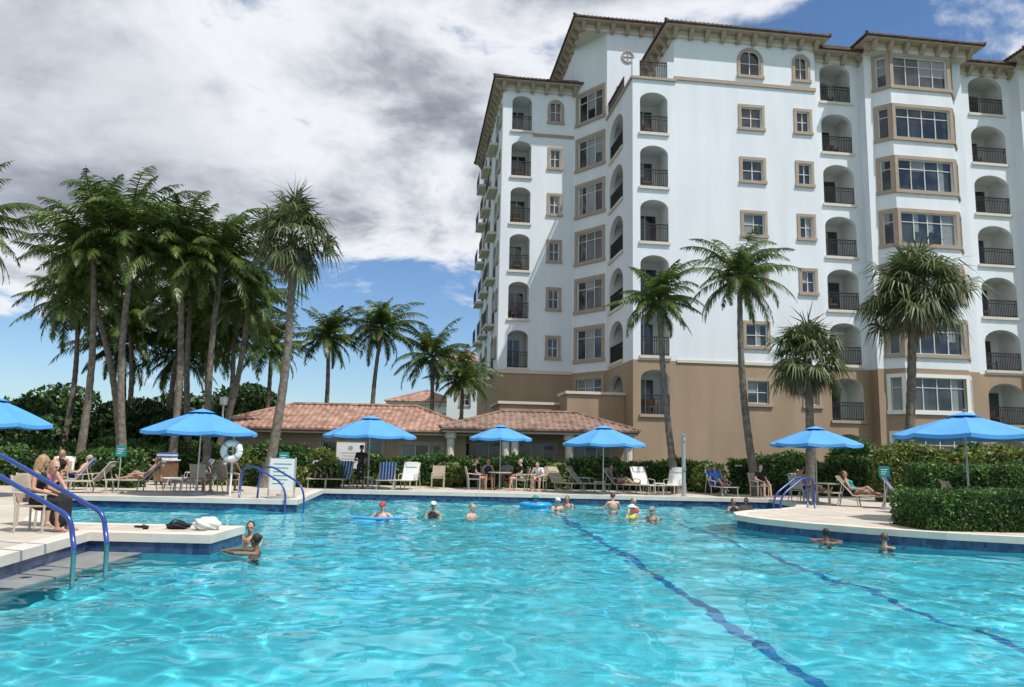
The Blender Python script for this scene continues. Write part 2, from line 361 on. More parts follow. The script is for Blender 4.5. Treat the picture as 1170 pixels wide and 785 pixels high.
for x in (-2.9,-.2,.25,2.9,5.8): 
    mb.tube([(x,38.0,.3),(x,38.0,.5),(x,38.0,.52),(x,38.0,2.5),(x,38.0,2.55),(x,38.0,2.82)],[.3,.3,.21,.19,.28,.28],'cream',14)
wall(mb,Fr((-2.9,40.2),(6,40.2)),.3,2.8,[(.6,2.4,.35,2.4,'win',{'cols':3}),(3.4,5.2,.35,2.4,'win',{'cols':3}),(6.2,8.0,.35,2.4,'win',{'cols':3})],zs=99)
wall(mb,Fr((6,40.2),(6,43)),.3,2.8,[],zs=99)
mb.obj('walls_roof_and_columns',rest)
def farb(x0,x1,y0,y1,h,rise,fl):
    e=empty('distant_building'); m=MB()
    f=Fr((x0,y0),(x1,y0)); ops=[]
    for i in range(fl):
        k=int((x1-x0)/2.2)
        for j in range(k):
            a=(x1-x0)*(j+.5)/k; z=.5+(h-.5)*i/fl; ops.append((a-.5,a+.5,z+1,z+2.3,'win',{'cols':2}))
    wall(m,f,0,h,ops,zs=-1)
    for p,q in (((x0,y1),(x0,y0)),((x1,y0),(x1,y1)),((x1,y1),(x0,y1))): wall(m,Fr(p,q),0,h,[],zs=-1)
    m.box(x0-.5,x1+.5,y0-.5,y1+.5,h,h+.2,'cream'); roof(m,x0-.6,x1+.6,y0-.6,y1+.6,h+.3,rise,'tile',.4,.06)
    m.obj('walls_and_roof',e)
farb(-14,-6.5,90,100,7.4,1.6,2); farb(-7.3,-3.2,88,98,12.,1.5,4)
# ---------------------------------------------------------------- pool, deck, ground
DZ=.33
pool=[(-6.0,-5),(17,-5),(17,14.5),(14.6,15.1),(12.5,15.7),(10.9,16.2),(9.4,16.9),(8.1,17.8),(7.1,18.8),(6.4,19.9),(6.1,21.0),(6.35,22.1),(7.1,23.1),(8.2,24.0),(9.2,25.2),(9.8,26.6),(10,28.2),(10,30),(-7.1,30),(-6.3,23.4),(-13.2,23.4),(-9.0,15.2),(-5.1,15.2),(-5.1,13.55),(-7.2,13.6),(-6.7,10.4)]
def holed(outer,hole,z,name,k):
    pts=[Vector((x,y,z)) for x,y in outer]+[Vector((x,y,z)) for x,y in hole]
    t=tessellate_polygon([pts[:len(outer)],pts[len(outer):]])
    me=bpy.data.meshes.new(name); me.from_pydata([tuple(p) for p in pts],[],[tuple(x) for x in t]); me.materials.append(M[k])
    bm=bmesh.new(); bm.from_mesh(me); bmesh.ops.recalc_face_normals(bm,faces=bm.faces)
    for f_ in bm.faces:
        if f_.normal.z<0: f_.normal_flip()
    bm.to_mesh(me); bm.free()
    return place(me,name)
def offs(poly,d):
    out=[]; n=len(poly)
    for i in range(n):
        p0=Vector(poly[i-1]);p=Vector(poly[i]);p1=Vector(poly[(i+1)%n])
        e0=(p-p0).normalized(); e1=(p1-p).normalized()
        n0=Vector((e0.y,-e0.x)); n1=Vector((e1.y,-e1.x)); b=(n0+n1); b=b/max(.3,(b.length_squared/2)) if b.length>1e-6 else n0
        out.append(tuple(p+b*d))
    return out
oc=offs(pool,.32)
ic=offs(pool,-.03)
deck_outer=[(-45,-12),(32,-12),(32,36.6),(-45,36.6)]
def deckmat():
    m=M['deck']; N=m.node_tree.nodes; L=m.node_tree.links
    b=N['Principled BSDF']; src=b.inputs['Base Color'].links[0].from_socket
    tc=N.new('ShaderNodeTexCoord'); br=N.new('ShaderNodeTexBrick'); br.inputs['Scale'].default_value=1.; br.inputs['Brick Width'].default_value=.6; br.inputs['Row Height'].default_value=.6; br.offset=0
    br.inputs['Mortar Size'].default_value=.008; br.inputs['Color1'].default_value=(1,1,1,1); br.inputs['Color2'].default_value=(.88,.88,.88,1); br.inputs['Mortar'].default_value=(.5,.48,.46,1)
    L.new(tc.outputs['Object'],br.inputs['Vector']); mx=N.new('ShaderNodeMixRGB'); mx.blend_type='MULTIPLY'; mx.inputs[0].default_value=1
    L.new(src,mx.inputs[1]); L.new(br.outputs['Color'],mx.inputs[2]); L.new(mx.outputs[0],b.inputs['Base Color'])
deckmat()
holed(deck_outer,pool,DZ-.006,'pool_deck','deck')
g=[(-900,-300),(900,-300),(900,1500),(-900,1500)]
holed(g,[(-44,-11.5),(31,-11.5),(31,36),(-44,36)],DZ-.03,'ground','grass')
mb=MB(); n=len(pool); CT=.14
for i in range(n):
    j=(i+1)%n
    a,b=ic[i],ic[j]; A,B=oc[i],oc[j]; p,q=pool[i],pool[j]
    mb.face([(*a,DZ+.004),(*b,DZ+.004),(*B,DZ+.004),(*A,DZ+.004)],'coping'); mb.face([(*A,DZ-.006),(*B,DZ-.006),(*B,DZ+.004),(*A,DZ+.004)],'coping')
    mb.face([(*a,DZ-CT),(*b,DZ-CT),(*b,DZ+.004),(*a,DZ+.004)],'coping'); mb.face([(*a,DZ-CT),(*p,DZ-CT),(*q,DZ-CT),(*b,DZ-CT)],'coping')
    mb.face([(*p,-.06),(*q,-.06),(*q,DZ-CT),(*p,DZ-CT)],'band'); mb.face([(*p,-1.4),(*q,-1.4),(*q,-.06),(*p,-.06)],'pfloor')
pw=mb.obj('pool_wall')
mb=MB(); mb.face([(-14,-6,-1.35),(18,-6,-1.35),(18,31,-1.35),(-14,31,-1.35)],'pfloor'); fl=mb.obj('pool_floor')
mb=MB()
def strip(x0,y0,x1,y1,w,z,k):
    d=Vector((x1-x0,y1-y0)).normalized(); nn=Vector((-d.y,d.x))*w/2
    mb.face([(x0+nn.x,y0+nn.y,z),(x0-nn.x,y0-nn.y,z),(x1-nn.x,y1-nn.y,z),(x1+nn.x,y1+nn.y,z)],k)
strip(1.5,27,3.3,5,.17,-1.345,'pline'); strip(5.0,25,6.1,5,.15,-1.345,'pline')
ln=mb.obj('lane_line')
mb=MB(); mb.hexa([(-6.72,10.2,-.5),(-6.15,10.2,-.5),(-6.25,13.57,-.5),(-7.18,13.59,-.5),(-6.72,10.2,.012),(-6.15,10.2,.012),(-6.25,13.57,.012),(-7.18,13.59,.012)],'wet')
mb.hexa([(-5.99,-5,-.5),(-5.5,-5,-.5),(-6.15,10.2,-.5),(-6.71,10.2,-.5),(-5.99,-5,.012),(-5.5,-5,.012),(-6.15,10.2,.012),(-6.71,10.2,.012)],'wet')
mb.obj('pool_step')
xs=np.arange(-13.4,17.2,.055)
ys=[-5.0]
while ys[-1]<30.0:
    y=ys[-1]; ys.append(y+(.25 if y<3 else .045+.0018*max(0,y-6)))
ys=np.array(ys); X,Y=np.meshgrid(xs,ys); Zw=np.zeros_like(X)
for i in range(52):
    lam=.24*(10**(1.0*NR.rand()**1.15)); th=NR.rand()*2*math.pi; k=2*math.pi/lam; a=.0155*lam/(2*math.pi)*(1.25 if lam>.6 else .92)
    Zw+=a*np.sin(k*(X*math.cos(th)+Y*math.sin(th))+NR.rand()*6.28+.8*np.sin(.7*X+1.3*Y*.5+i)+.5*np.sin(1.9*Y-1.1*X+2*i))
Zw*=(.85+.3*np.sin(.45*X+.8)*np.sin(.38*Y+1.))
ny,nx=X.shape
co=np.stack([X,Y,Zw],-1).reshape(-1,3)
idx=np.arange(ny*nx).reshape(ny,nx); F=np.stack([idx[:-1,:-1],idx[:-1,1:],idx[1:,1:],idx[1:,:-1]],-1).reshape(-1,4)
def npmesh(name,co,F,mats,smooth=False,mi=None):
    me=bpy.data.meshes.new(name); me.vertices.add(len(co)); me.vertices.foreach_set('co',co.astype(np.float32).ravel())
    k=F.shape[1]; me.loops.add(F.size); me.loops.foreach_set('vertex_index',F.astype(np.int32).ravel())
    me.polygons.add(len(F)); me.polygons.foreach_set('loop_start',np.arange(0,F.size,k,dtype=np.int32)); 
    me.polygons.foreach_set('loop_total',np.full(len(F),k,dtype=np.int32))
    for m in mats: me.materials.append(M[m] if isinstance(m,str) else m)
    if mi is not None: me.polygons.foreach_set('material_index',mi.astype(np.int32))
    me.polygons.foreach_set('use_smooth',np.full(len(F),smooth)); me.update(calc_edges=True); me.validate(); return me
water=place(npmesh('water',co,F,['water'],True),'water')
try:
    water.cycles.is_caustics_caster=True
    for o in (fl,pw,ln): o.cycles.is_caustics_receiver=True
except Exception as e: print('caustics',e)
# ---------------------------------------------------------------- foliage
def leafquads(C,size,flat=.0,rs=NR):
    n=len(C); d=rs.normal(size=(n,3)); d/=np.linalg.norm(d,axis=1)[:,None]
    e=np.cross(d,rs.normal(size=(n,3))); e/=np.linalg.norm(e,axis=1)[:,None]
    s=(size*(.6+.8*rs.rand(n)))[:,None]
    a=C-d*s; b=C+e*s*.45; c=C+d*s; dd=C-e*s*.45
    co=np.stack([a,b,c,dd],1).reshape(-1,3); F=np.arange(4*n).reshape(n,4); return co,F
def hedge(name,x0,x1,y0,y1,z0,z1,leaf,size,dens,wav=.12,flowers=0):
    e=empty(name); Lx,Ly,Lz=x1-x0,y1-y0,z1-z0
    areas=[Lx*Lz,Lx*Ly,Ly*Lz,Ly*Lz]; pts=[]
    for a,t in zip(areas,range(4)):
        k=int(a*dens); u=NR.rand(k); w=NR.rand(k)
        if t==0: p=np.stack([x0+u*Lx,np.full(k,y0),z0+w*Lz],1)
        if t==1: p=np.stack([x0+u*Lx,y0+w*Ly,np.full(k,z1)],1)
        if t==2: p=np.stack([np.full(k,x0),y0+u*Ly,z0+w*Lz],1)
        if t==3: p=np.stack([np.full(k,x1),y0+u*Ly,z0+w*Lz],1)
        pts.append(p)
    P=np.concatenate(pts)
    def disp(P,amt):
        wv=wav*(np.sin(P[:,0]*1.7+1)+.6*np.sin(P[:,0]*4.1+P[:,1]*2)+.4*np.sin(P[:,0]*9.3))
        P[:,2]+=wv*((P[:,2]-z0)/Lz); P[:,1]-=.5*wv*np.cos(P[:,2]*5)
        P+=NR.normal(size=P.shape)*amt; P[:,2]=np.maximum(P[:,2],z0+.02); return P
    if flowers:
        Q=disp(P[NR.choice(len(P),flowers)].copy(),size*.9); fc,fF=leafquads(Q,size*.8); place(npmesh('flowers',fc,fF,['flower']),'flowers',parent=e)
    P=disp(P,size*.7)
    co,F=leafquads(P,size); place(npmesh('leaves',co,F,[leaf]),'leaves',parent=e)
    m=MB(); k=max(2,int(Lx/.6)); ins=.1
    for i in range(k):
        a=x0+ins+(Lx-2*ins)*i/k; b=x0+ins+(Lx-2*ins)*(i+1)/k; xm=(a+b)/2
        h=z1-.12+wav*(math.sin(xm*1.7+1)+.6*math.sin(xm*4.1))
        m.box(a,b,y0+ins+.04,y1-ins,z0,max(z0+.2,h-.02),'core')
    m.obj('dark_core',e); return e  # solid dark boxes added as filler inside the leaf shell, not modelled twigs
hedge('hedge',-34,-9.3,35.2,36.3,.3,1.9,'leaf',.09,260,.16)
hedge('hedge',-9.2,9.6,35.0,36.0,.3,1.55,'leaf',.085,300,.1)
hedge('hedge',9.7,19.5,33.6,34.6,.3,1.75,'leaf',.085,300,.12)
hedge('hedge',-12.5,-6.9,31.6,32.4,.3,1.15,'leaf3',.08,300,.16)
hedge('hedge',9.3,17.5,17.4,19.1,.3,1.16,'leaf',.04,1300,.035)
hedge('hedge',11.9,21,22.3,23.6,.3,1.72,'leaf',.055,700,.06)
hedge('hedge',14.2,27,29,30.4,.3,2.25,'leaf3',.08,320,.14,90)
hedge('hedge',-26,-13.6,28.2,29.3,.3,1.5,'leaf',.08,320,.12,60)
def bush(name,x,y,z0,rx,ry,h,leaf='leaf2',size=.16,n=2600):
    e=empty(name,(x,y,z0)); rr=R; C=[]; m=MB()
    k=int(10+rx*3)
    for i in range(k):
        a=rr.uniform(0,6.28); d=math.sqrt(rr.random()); cz=h*rr.uniform(.3,.85); sh=1-.55*(cz/h)
        c=np.array([rx*d*math.cos(a)*sh,ry*d*math.sin(a)*sh,cz]); r=h*rr.uniform(.14,.26)
        q=NR.normal(size=(n//k,3)); q/=np.linalg.norm(q,axis=1)[:,None]; q*=(r*(.55+.5*NR.rand(len(q))))[:,None]; q[:,2]*=.8
        C.append(c+q)
        m.tube([(0,0,0),(c[0]*.4,c[1]*.4,c[2]*.6),tuple(c)],[.07,.05,.02],'trunk',5)
    q=NR.normal(size=(n//3,3)); q/=np.linalg.norm(q,axis=1)[:,None]; q*=np.array([rx*.8,ry*.8,h*.5]); q[:,2]+=h*.45; C.append(q)
    P=np.concatenate(C); P[:,2]=np.maximum(P[:,2],.03); co,F=leafquads(P,size); place(npmesh('leaves',co,F,[leaf]),'leaves',parent=e); m.obj('stems',e)
for i in range(13):
    bush('sea_grape_tree',-38+i*2.05+R.uniform(-.5,.5),39.5+R.uniform(0,5),.3,2.3,1.8,R.uniform(3.0,4.3),n=3000)
for i in range(6): bush('sea_grape_tree',-46+i*5.5,50+R.uniform(0,6),.3,4,3,R.uniform(4.4,5.8),size=.24,n=3000)
bush('sea_grape_tree',-17,50,.3,3.0,2.5,6.0,size=.2,n=5000)
for x,y,h in ((16,36,2.6),(18.6,35.5,2.2),(21.5,36,2.6),(24.5,33,2.7),(13,35.8,2.0),(28,32,3)): bush('garden_shrub',x,y,.3,1.6,1.2,h,'leaf',.12,2200)
for x,y,h in ((-11.5,32.8,1.5),(-8.1,34.2,1.7),(8.6,34.2,1.3),(11,34.4,1.5),(-2.6,34.4,1.2),(2.2,34.4,1.2)): bush('garden_shrub',x,y,.3,.8,.6,h,'leaf3',.1,900)
# ---------------------------------------------------------------- palms
def coco_crown(seed,L=3.6,nf=38):
    r=random.Random(seed); V=[];F=[];
    def quad(a,b,c,d):
        i=len(V); V.extend([a,b,c,d]); F.append((i,i+1,i+2,i+3))
    for fi in range(nf):
        az=fi*2.39996+r.uniform(-.35,.35); u=fi/(nf-1); el=math.radians(82-116*u+r.uniform(-14,14)); Lf=L*r.uniform(.75,1.12)*(1 if u<.8 else .85)
        H=Vector((math.cos(az),math.sin(az),0)); S=Vector((-math.sin(az),math.cos(az),0)); p=Vector((0,0,.1)); K=30; ang=el; droop=(1.7-.5*u)*r.uniform(.6,1.25)/K
        sw=r.uniform(-.02,.02); wind=Vector((.6,-.1,0)); gap=r.random()<.25
        for k in range(K):
            t=k/(K-1); ang-=droop*(.4+1.2*t); H=(H+S*sw+wind*.012).normalized(); S=Vector((-H.y,H.x,0)).normalized()
            d=H*math.cos(ang)+Vector((0,0,math.sin(ang))); q=p+d*Lf/K; w=.03*(1-t)+.006
            nrm=S.cross(d)
            quad(p-S*w,q-S*w,q+S*w,p+S*w)
            quad(p-nrm*w,q-nrm*w,q+nrm*w,p+nrm*w)
            if t>.12:
                ll=Lf*.235*math.sin(math.pi*min(1,(t*.86+.14)))**.6*(1-.35*t)
                for sd in (-1,1):
                    for z in (0,.5):
                        if gap and r.random()<.25: continue
                        pp=p+(q-p)*z; j=r.uniform(.7,1.18)
                        dr=(S*sd*.85+d*.62+nrm*r.uniform(-.3,.1)+Vector((.06,0,-.30-.4*r.random()))).normalized()
                        m_=pp+dr*ll*j*.55; tip=m_+(dr+Vector((.05,0,-.6))).normalized()*ll*j*.5
                        wv=d*.030
                        quad(pp-wv,pp+wv,m_+wv*.9,m_-wv*.9); quad(m_-wv*.9,m_+wv*.9,tip+wv*.1,tip-wv*.1)
            p=q
    return npmesh('fronds',np.array([tuple(v) for v in V]),np.array(F),['palm'])
def fan_crown(seed,Rr=1.6,nl=60,skirt=30,flat=1.0):
    r=random.Random(seed); V=[];F=[];MI=[]
    def quad(a,b,c,d,m):
        i=len(V); V.extend([a,b,c,d]); F.append((i,i+1,i+2,i+3)); MI.append(m)
    def leaf(az,el,pl,bl,m,drp):
        d=Vector((math.cos(az)*math.cos(el),math.sin(az)*math.cos(el),math.sin(el))); S=Vector((-math.sin(az),math.cos(az),0)); U=S.cross(d)*-1
        tw=r.uniform(-.6,.6); S=(S*math.cos(tw)+U*math.sin(tw)).normalized(); U=S.cross(d)*-1
        p0=Vector((0,0,0)); p1=d*pl+Vector((0,0,-.18*pl)); w=S*.022
        d=(d+Vector((0,0,-.35))).normalized()
        quad(p0-w,p0+w,p1+w,p1-w,m)
        ns=17
        for i in range(ns):
            a=math.radians(-105+210*i/(ns-1))+r.uniform(-.06,.06)
            e=(d*math.cos(a)+S*math.sin(a)).normalized(); l=bl*(1-.3*abs(a)/1.8)*r.uniform(.7,1.2)
            mid=p1+e*l*.5+U*.05; tip=mid+(e*.65+Vector((.05,0,-drp*r.uniform(.4,1.3)))).normalized()*l*.62
            ww=(S*math.cos(a)-d*math.sin(a))*.04
            quad(p1-ww*.3,p1+ww*.3,mid+ww,mid-ww,m); quad(mid-ww,mid+ww,tip+ww*.1,tip-ww*.1,m)
    for i in range(nl):
        u=i/nl; el=math.radians(86-128*u+r.uniform(-16,16)); leaf(i*2.39996+r.uniform(-.45,.45),el*flat,Rr*r.uniform(.32,.80),Rr*r.uniform(.45,.72),0,.6+.6*u)
    for i in range(skirt):
        el=math.radians(r.uniform(-82,-48)); leaf(r.uniform(0,6.28),el,Rr*r.uniform(.3,.5),Rr*.45,1,1.4)
    return npmesh('fronds',np.array([tuple(v) for v in V]),np.array(F),['fan','dead'],mi=np.array(MI))
crowns=[coco_crown(s) for s in (1,2,3,4,5,6)]
def trunk(base,top,r0,r1,bend,seed):
    m=MB(); b=Vector(base); t=Vector(top); pts=[];rs=[]; n=34
    bd=Vector((bend,bend*.3,0))
    for i in range(n+1):
        u=i/n; p=b.lerp(t,u)+bd*math.sin(math.pi*u)-b; pts.append(p); rs.append((r0*(1-u)+r1*u)*(1.06 if i%2 else .96)*(1+.5*math.exp(-u*14)))
    m.tube(pts,rs,'trunk',10); return m.mesh('trunk',True)
def palm(name,bx,by,tx,tz,scale=1.,kind='c',ci=0,bend=.3,r0=.17,r1=.10):
    e=empty(name,(bx,by,.3)); s=1
    place(trunk((bx,by,.3),(tx,by+R.uniform(-.3,.3),tz-.05),r0,r1,bend,s),'trunk',parent=e)
    c=place(crowns[ci%6] if kind=='c' else fans[kind],'crown',(tx-bx,0,tz-.3),0,e,scale)
    c.rotation_euler=(R.uniform(-.1,.1),R.uniform(-.1,.1),R.uniform(-.5,.5) if kind=='c' else R.uniform(0,6))
    if kind=='c':
        m=MB()
        for i in range(8):
            a=R.uniform(0,6.28); q=Vector((math.cos(a)*.24,math.sin(a)*.24,-.22-R.random()*.15))
            m.tube([q+Vector((0,0,.13)),q+Vector((0,0,.08)),q,q-Vector((0,0,.09)),q-Vector((0,0,.13))],[.02,.09,.12,.08,.01],'leaf3',8)
        m.obj('coconuts',e,True,(tx-bx,0,tz-.3))
fans={'w':fan_crown(11,1.95,70,34),'s':fan_crown(12,2.15,115,26),'t':fan_crown(13,2.0,84,34)}
palm('coconut_palm',-17.7,32,-17.9,9.9,1.05,'c',0,.25)
palm('coconut_palm',-15.7,32,-16.3,10.7,1.1,'c',1,-.3)
palm('coconut_palm',-16.8,34,-19.0,9.0,.98,'c',2,.3)
palm('coconut_palm',-14.3,33,-14.6,10.0,1.05,'c',3,.2)
palm('coconut_palm',-13.1,34,-13.2,10.2,1.0,'c',4,-.2)
palm('coconut_palm',-13.9,36,-12.6,8.8,.95,'c',5,.3)
palm('coconut_palm',-15.0,37,-15.6,9.2,1.0,'c',2,-.2)
palm('coconut_palm',-23.8,31,-22.9,10.6,1.0,'c',2,.4)
palm('coconut_palm',-23.2,40,-23.0,9.0,1.0,'c',1,.3)
palm('coconut_palm',-20.5,41,-20.6,8.3,1.,'c',3,.3)
palm('coconut_palm',-21.8,43,-22.0,7.4,1.,'c',5,.3)
palm('coconut_palm',-18.2,42,-18.0,9.0,1.03,'c',0,-.3)
palm('coconut_palm',-16.2,41,-16.4,7.6,1.,'c',5,.2)
palm('coconut_palm',-14.8,40,-14.6,8.0,.95,'c',4,.2)
palm('coconut_palm',-19.2,44,-19.0,7.,1.,'c',2,.2)
palm('coconut_palm',-14.6,45,-14.2,7.6,.9,'c',3,.2)
palm('coconut_palm',-11.4,46.5,-11.2,8.5,.86,'c',3,.2)
palm('coconut_palm',-8.2,47,-8.1,9.2,.9,'c',1,-.25)
palm('coconut_palm',-5.2,48,-5.0,7.7,.9,'c',2,.2)
palm('coconut_palm',-3.3,47.5,-3.0,6.2,.75,'c',0,.1)
palm('fan_palm',-9.5,30.6,-9.1,10.5,1.0,'w',0,.25,.19,.13)
palm('coconut_palm',7.1,33.2,6.4,8.5,.74,'c',3,-.1,.16,.1)
palm('coconut_palm',10.2,32.2,9.6,9.4,.80,'c',4,-.25,.17,.1)
palm('sabal_palm',15.7,31.,16.5,8.8,1.0,'s',0,.1,.2,.15)
palm('sabal_palm',11.9,31.,11.9,5.9,.86,'t',0,.05,.18,.14)
# ---------------------------------------------------------------- furniture
def umbrella(x,y,rim,apex,w,lean=0):
    e=empty('patio_umbrella',(x,y,DZ)); m=MB(); r=w/2; z0=rim-DZ; z1=apex-DZ; n=8; off=R.uniform(0,.7)
    K=5; rings=[]
    for k in range(K+1):
        t=k/K; rr=max(.02,r*t); zz=z1-(z1-z0)*(t**1.18)
        ring=[]
        for i in range(n*6):
            a=off+2*math.pi*i/(n*6); seg=(i%6)/6; sag=math.sin(math.pi*seg)
            rad=rr*(math.cos(math.pi/n)/math.cos((seg-.5)*2*math.pi/n))*(1-.02*sag)
            ring.append((rad*math.cos(a),rad*math.sin(a),zz-.05*sag*t))
        rings.append(ring)
    for k in range(K):
        for i in range(n*6):
            j=(i+1)%(n*6); m.face([rings[k][i],rings[k+1][i],rings[k+1][j],rings[k][j]],'blue')
    for i in range(n*6):
        j=(i+1)%(n*6); a=rings[-1][i]; b=rings[-1][j]
        m.face([a,(a[0]*1.002,a[1]*1.002,a[2]-.10),(b[0]*1.002,b[1]*1.002,b[2]-.10),b],'blue')
    for i in range(n):
        a0=off+2*math.pi*i/n;a1=off+2*math.pi*(i+1)/n; q=r*.24; zq=z1-(z1-z0)*(.2**1.18)+.04
        m.face([(0,0,z1+.07),(q*math.cos(a0),q*math.sin(a0),zq),(q*math.cos(a1),q*math.sin(a1),zq)],'blue')
        m.tube([(0,0,z1-.35),(r*.5*math.cos(a0),r*.5*math.sin(a0),z1-(z1-z0)*(.5**1.18)-.03)],.012,'wood',5)
        m.tube([(0,0,z1-.02),(r*.5*math.cos(a0),r*.5*math.sin(a0),z1-(z1-z0)*(.5**1.18)-.015),(r*.98*math.cos(a0),r*.98*math.sin(a0),z0-.01)],.010,'wood',5)
    m.tube([(0,0,.05),(0,0,z1+.08)],.025,'pole',8); m.tube([(0,0,z1+.06),(0,0,z1+.11),(0,0,z1+.15)],[.03,.035,.005],'wood',8)
    m.tube([(0,0,0),(0,0,.06),(0,0,.09),(0,0,.3)],[.28,.28,.06,.04],'grey',16)
    m.obj('canopy_and_pole',e)
for u in ((-9.95,25,2.33,3.0,3.6),(-14.7,22,2.38,3.08,3.2),(-5.7,31.6,2.45,3.2,3.75),(-.4,33.4,2.5,3.0,2.7),(3.8,31.6,2.32,3.0,3.5),(10.7,27.2,2.40,2.95,3.1),(11.75,20,2.55,3.07,3.4)): umbrella(*u)
def lounger_mesh(back=60,sling='stripe'):
    m=MB(); w=.33; b=math.radians(back); H=.36
    for s in (-w,w):
        m.tube([(s,-1.2,H),(s,.05,H)],.022,'bronze',6); m.tube([(s,.05,H),(s,.05+.8*math.cos(b),H+.8*math.sin(b))],.022,'bronze',6)
        for y in (-1.1,-.1): m.tube([(s,y,0),(s,y+.05,H)],.022,'bronze',6)
        m.tube([(s,.05+.5*math.cos(b),H+.5*math.sin(b)),(s,.55,0)],.018,'bronze',6)
        m.tube([(s,-.45,H),(s,-.42,H+.2),(s,.02,H+.24),(s,.1,H+.2)],.018,'bronze',6)
    for y in (-1.2,-.6): m.tube([(-w,y,H),(w,y,H)],.018,'bronze',6)
    q=.05+.8*math.cos(b); z=H+.8*math.sin(b); m.tube([(-w,q,z),(w,q,z)],.02,'bronze',6)
    K=8
    for i in range(K):
        y0=-1.18+1.22*i/K;y1=-1.18+1.22*(i+1)/K; f=lambda y:H+.012-.03*math.sin(math.pi*(y+1.18)/1.22)
        m.face([(-w+.02,y0,f(y0)),(w-.02,y0,f(y0)),(w-.02,y1,f(y1)),(-w+.02,y1,f(y1))],sling)
    m.face([(-w+.02,.05,H+.01),(w-.02,.05,H+.01),(w-.02,q,z),(-w+.02,q,z)],sling)
    m.hexa([(-.24,q-.16*math.cos(b)-.06,z-.2*math.sin(b)),(.24,q-.16*math.cos(b)-.06,z-.2*math.sin(b)),(.24,q-.01,z-.2*math.sin(b)),(-.24,q-.01,z-.2*math.sin(b)),(-.24,q-.07,z+.02),(.24,q-.07,z+.02),(.24,q-.01,z+.03),(-.24,q-.01,z+.03)],sling)
    return m.mesh('lounger')
LM={'s':lounger_mesh(58,'stripe'),'t':lounger_mesh(50,'strap'),'w':lounger_mesh(60,'towel'),'b':lounger_mesh(55,'towelb')}
def lounger(x,y,rz,k='s'): return place(LM[k],'lounge_chair',(x,y,DZ),math.radians(rz))
for a in ((-7.75,32.,8,'s'),(-6.85,32.1,-4,'s'),(-5.0,32.,5,'s'),(-4.1,32.1,-8,'w'),(3.0,32.4,70,'t'),(4.5,32.2,60,'t'),(5.5,32.3,20,'w'),(6.9,32.6,-30,'w'),
  (-12.3,26.4,-82,'t'),(-10.3,27.,-85,'w'),(-14.6,26.4,-70,'b'),(-15.8,27.6,20,'w'),(-13.2,24.9,-80,'t'),(11.6,26.2,60,'t'),(12.6,25.2,60,'b'),(13.3,24.2,58,'s'),(14.4,25.2,60,'t'),(10.9,28.7,40,'t'),(8.6,32.2,10,'b'),(12.4,21.2,75,'t'),(-17,25.0,-60,'b'),(2.1,32.6,40,'t'),(-11.6,29.2,-60,'s')): lounger(*a)
def chair_mesh():
    m=MB()
    for x in (-.25,.25):
        m.tube([(x,-.25,0),(x,-.25,.62)],.02,'bronze',6); m.tube([(x,.2,0),(x,.22,.45),(x,.34,.95)],.02,'bronze',6); m.tube([(x,-.27,.62),(x,.27,.66)],.022,'bronze',6)
    m.box(-.25,.25,-.25,.22,.42,.45,'strap')
    m.hexa([(-.24,.22,.48),(.24,.22,.48),(.24,.24,.48),(-.24,.24,.48),(-.24,.33,.94),(.24,.33,.94),(.24,.35,.94),(-.24,.35,.94)],'strap'); return m.mesh('chair')
CM=chair_mesh()
for x,y,rz in ((-1.5,32.6,100),(-.9,33.0,10),(.5,32.7,-80),(1.0,33.1,-60),(10.3,27.6,120),(9.9,31,20),(-3,33,0),(-.1,33.9,0)): place(CM,'patio_chair',(x,y,DZ),math.radians(rz))
def table(x,y):
    m=MB(); m.tube([(0,0,.70),(0,0,.74)],.5,'bronze',20); m.tube([(0,0,0),(0,0,.03),(0,0,.04),(0,0,.7)],[.25,.25,.03,.03],'bronze',10); m.obj('patio_table',None,False,(x,y,DZ))
table(-.4,32.7); table(10.9,26.7)
def small_table(x,y):
    m=MB(); m.box(-.22,.22,-.22,.22,.40,.43,'wht')
    for a in (-.19,.19):
        for b in (-.19,.19): m.box(a-.015,a+.015,b-.015,b+.015,0,.40,'wht')
    m.obj('side_table',None,False,(x,y,DZ))
for p in ((-5.9,32.6),(-11.2,26.6),(3.8,32.9),(6.2,32.4),(13.4,25.7)): small_table(*p)
def arcpts(P,k=6):
    P=[Vector(p) for p in P]; out=[P[0]]
    for i in range(1,len(P)-1):
        a,b,c=P[i-1],P[i],P[i+1]; r=min((a-b).length,(c-b).length)*.35; s=b+(a-b).normalized()*r; t=b+(c-b).normalized()*r
        for j in range(k+1):
            u=j/k; out.append(s*(1-u)**2+b*2*u*(1-u)+t*u*u)
    out.append(P[-1]); return out
m=MB()
for x,y in ((-5.72,11.35),(-5.80,10.65)):
    m.tube(arcpts([(x-2.7,y+.65,DZ),(x-2.6,y+.6,1.85),(x-1.9,y+.45,1.60),(x-.12,y+.02,.84),(x-.02,y,.42)]),.034,'navy',10)
    m.tube([(x-.02,y,.42),(x+.02,y,-.6)],.033,'steel',10)
m.obj('pool_handrail',None,True)
m=MB()
for dx in (0,.55):
    m.tube(arcpts([(-8.2+dx,23.9,DZ),(-8.15+dx,23.9,1.25),(-7.75+dx,23.8,1.28),(-6.65+dx,23.35,.75),(-6.6+dx,23.3,-.4)]),.03,'navy',10)
m.obj('pool_handrail',None,True)
m=MB()
for dy in (0,.6):
    m.tube(arcpts([(9.6,24.6+dy,DZ),(9.55,24.6+dy,1.25),(9.2,24.5+dy,1.25),(8.3,24.0+dy,.7),(8.25,23.9+dy,-.4)]),.03,'navy',10)
m.obj('pool_handrail',None,True)
m=MB(); c=Vector((0,-.08,1.4)); K=28
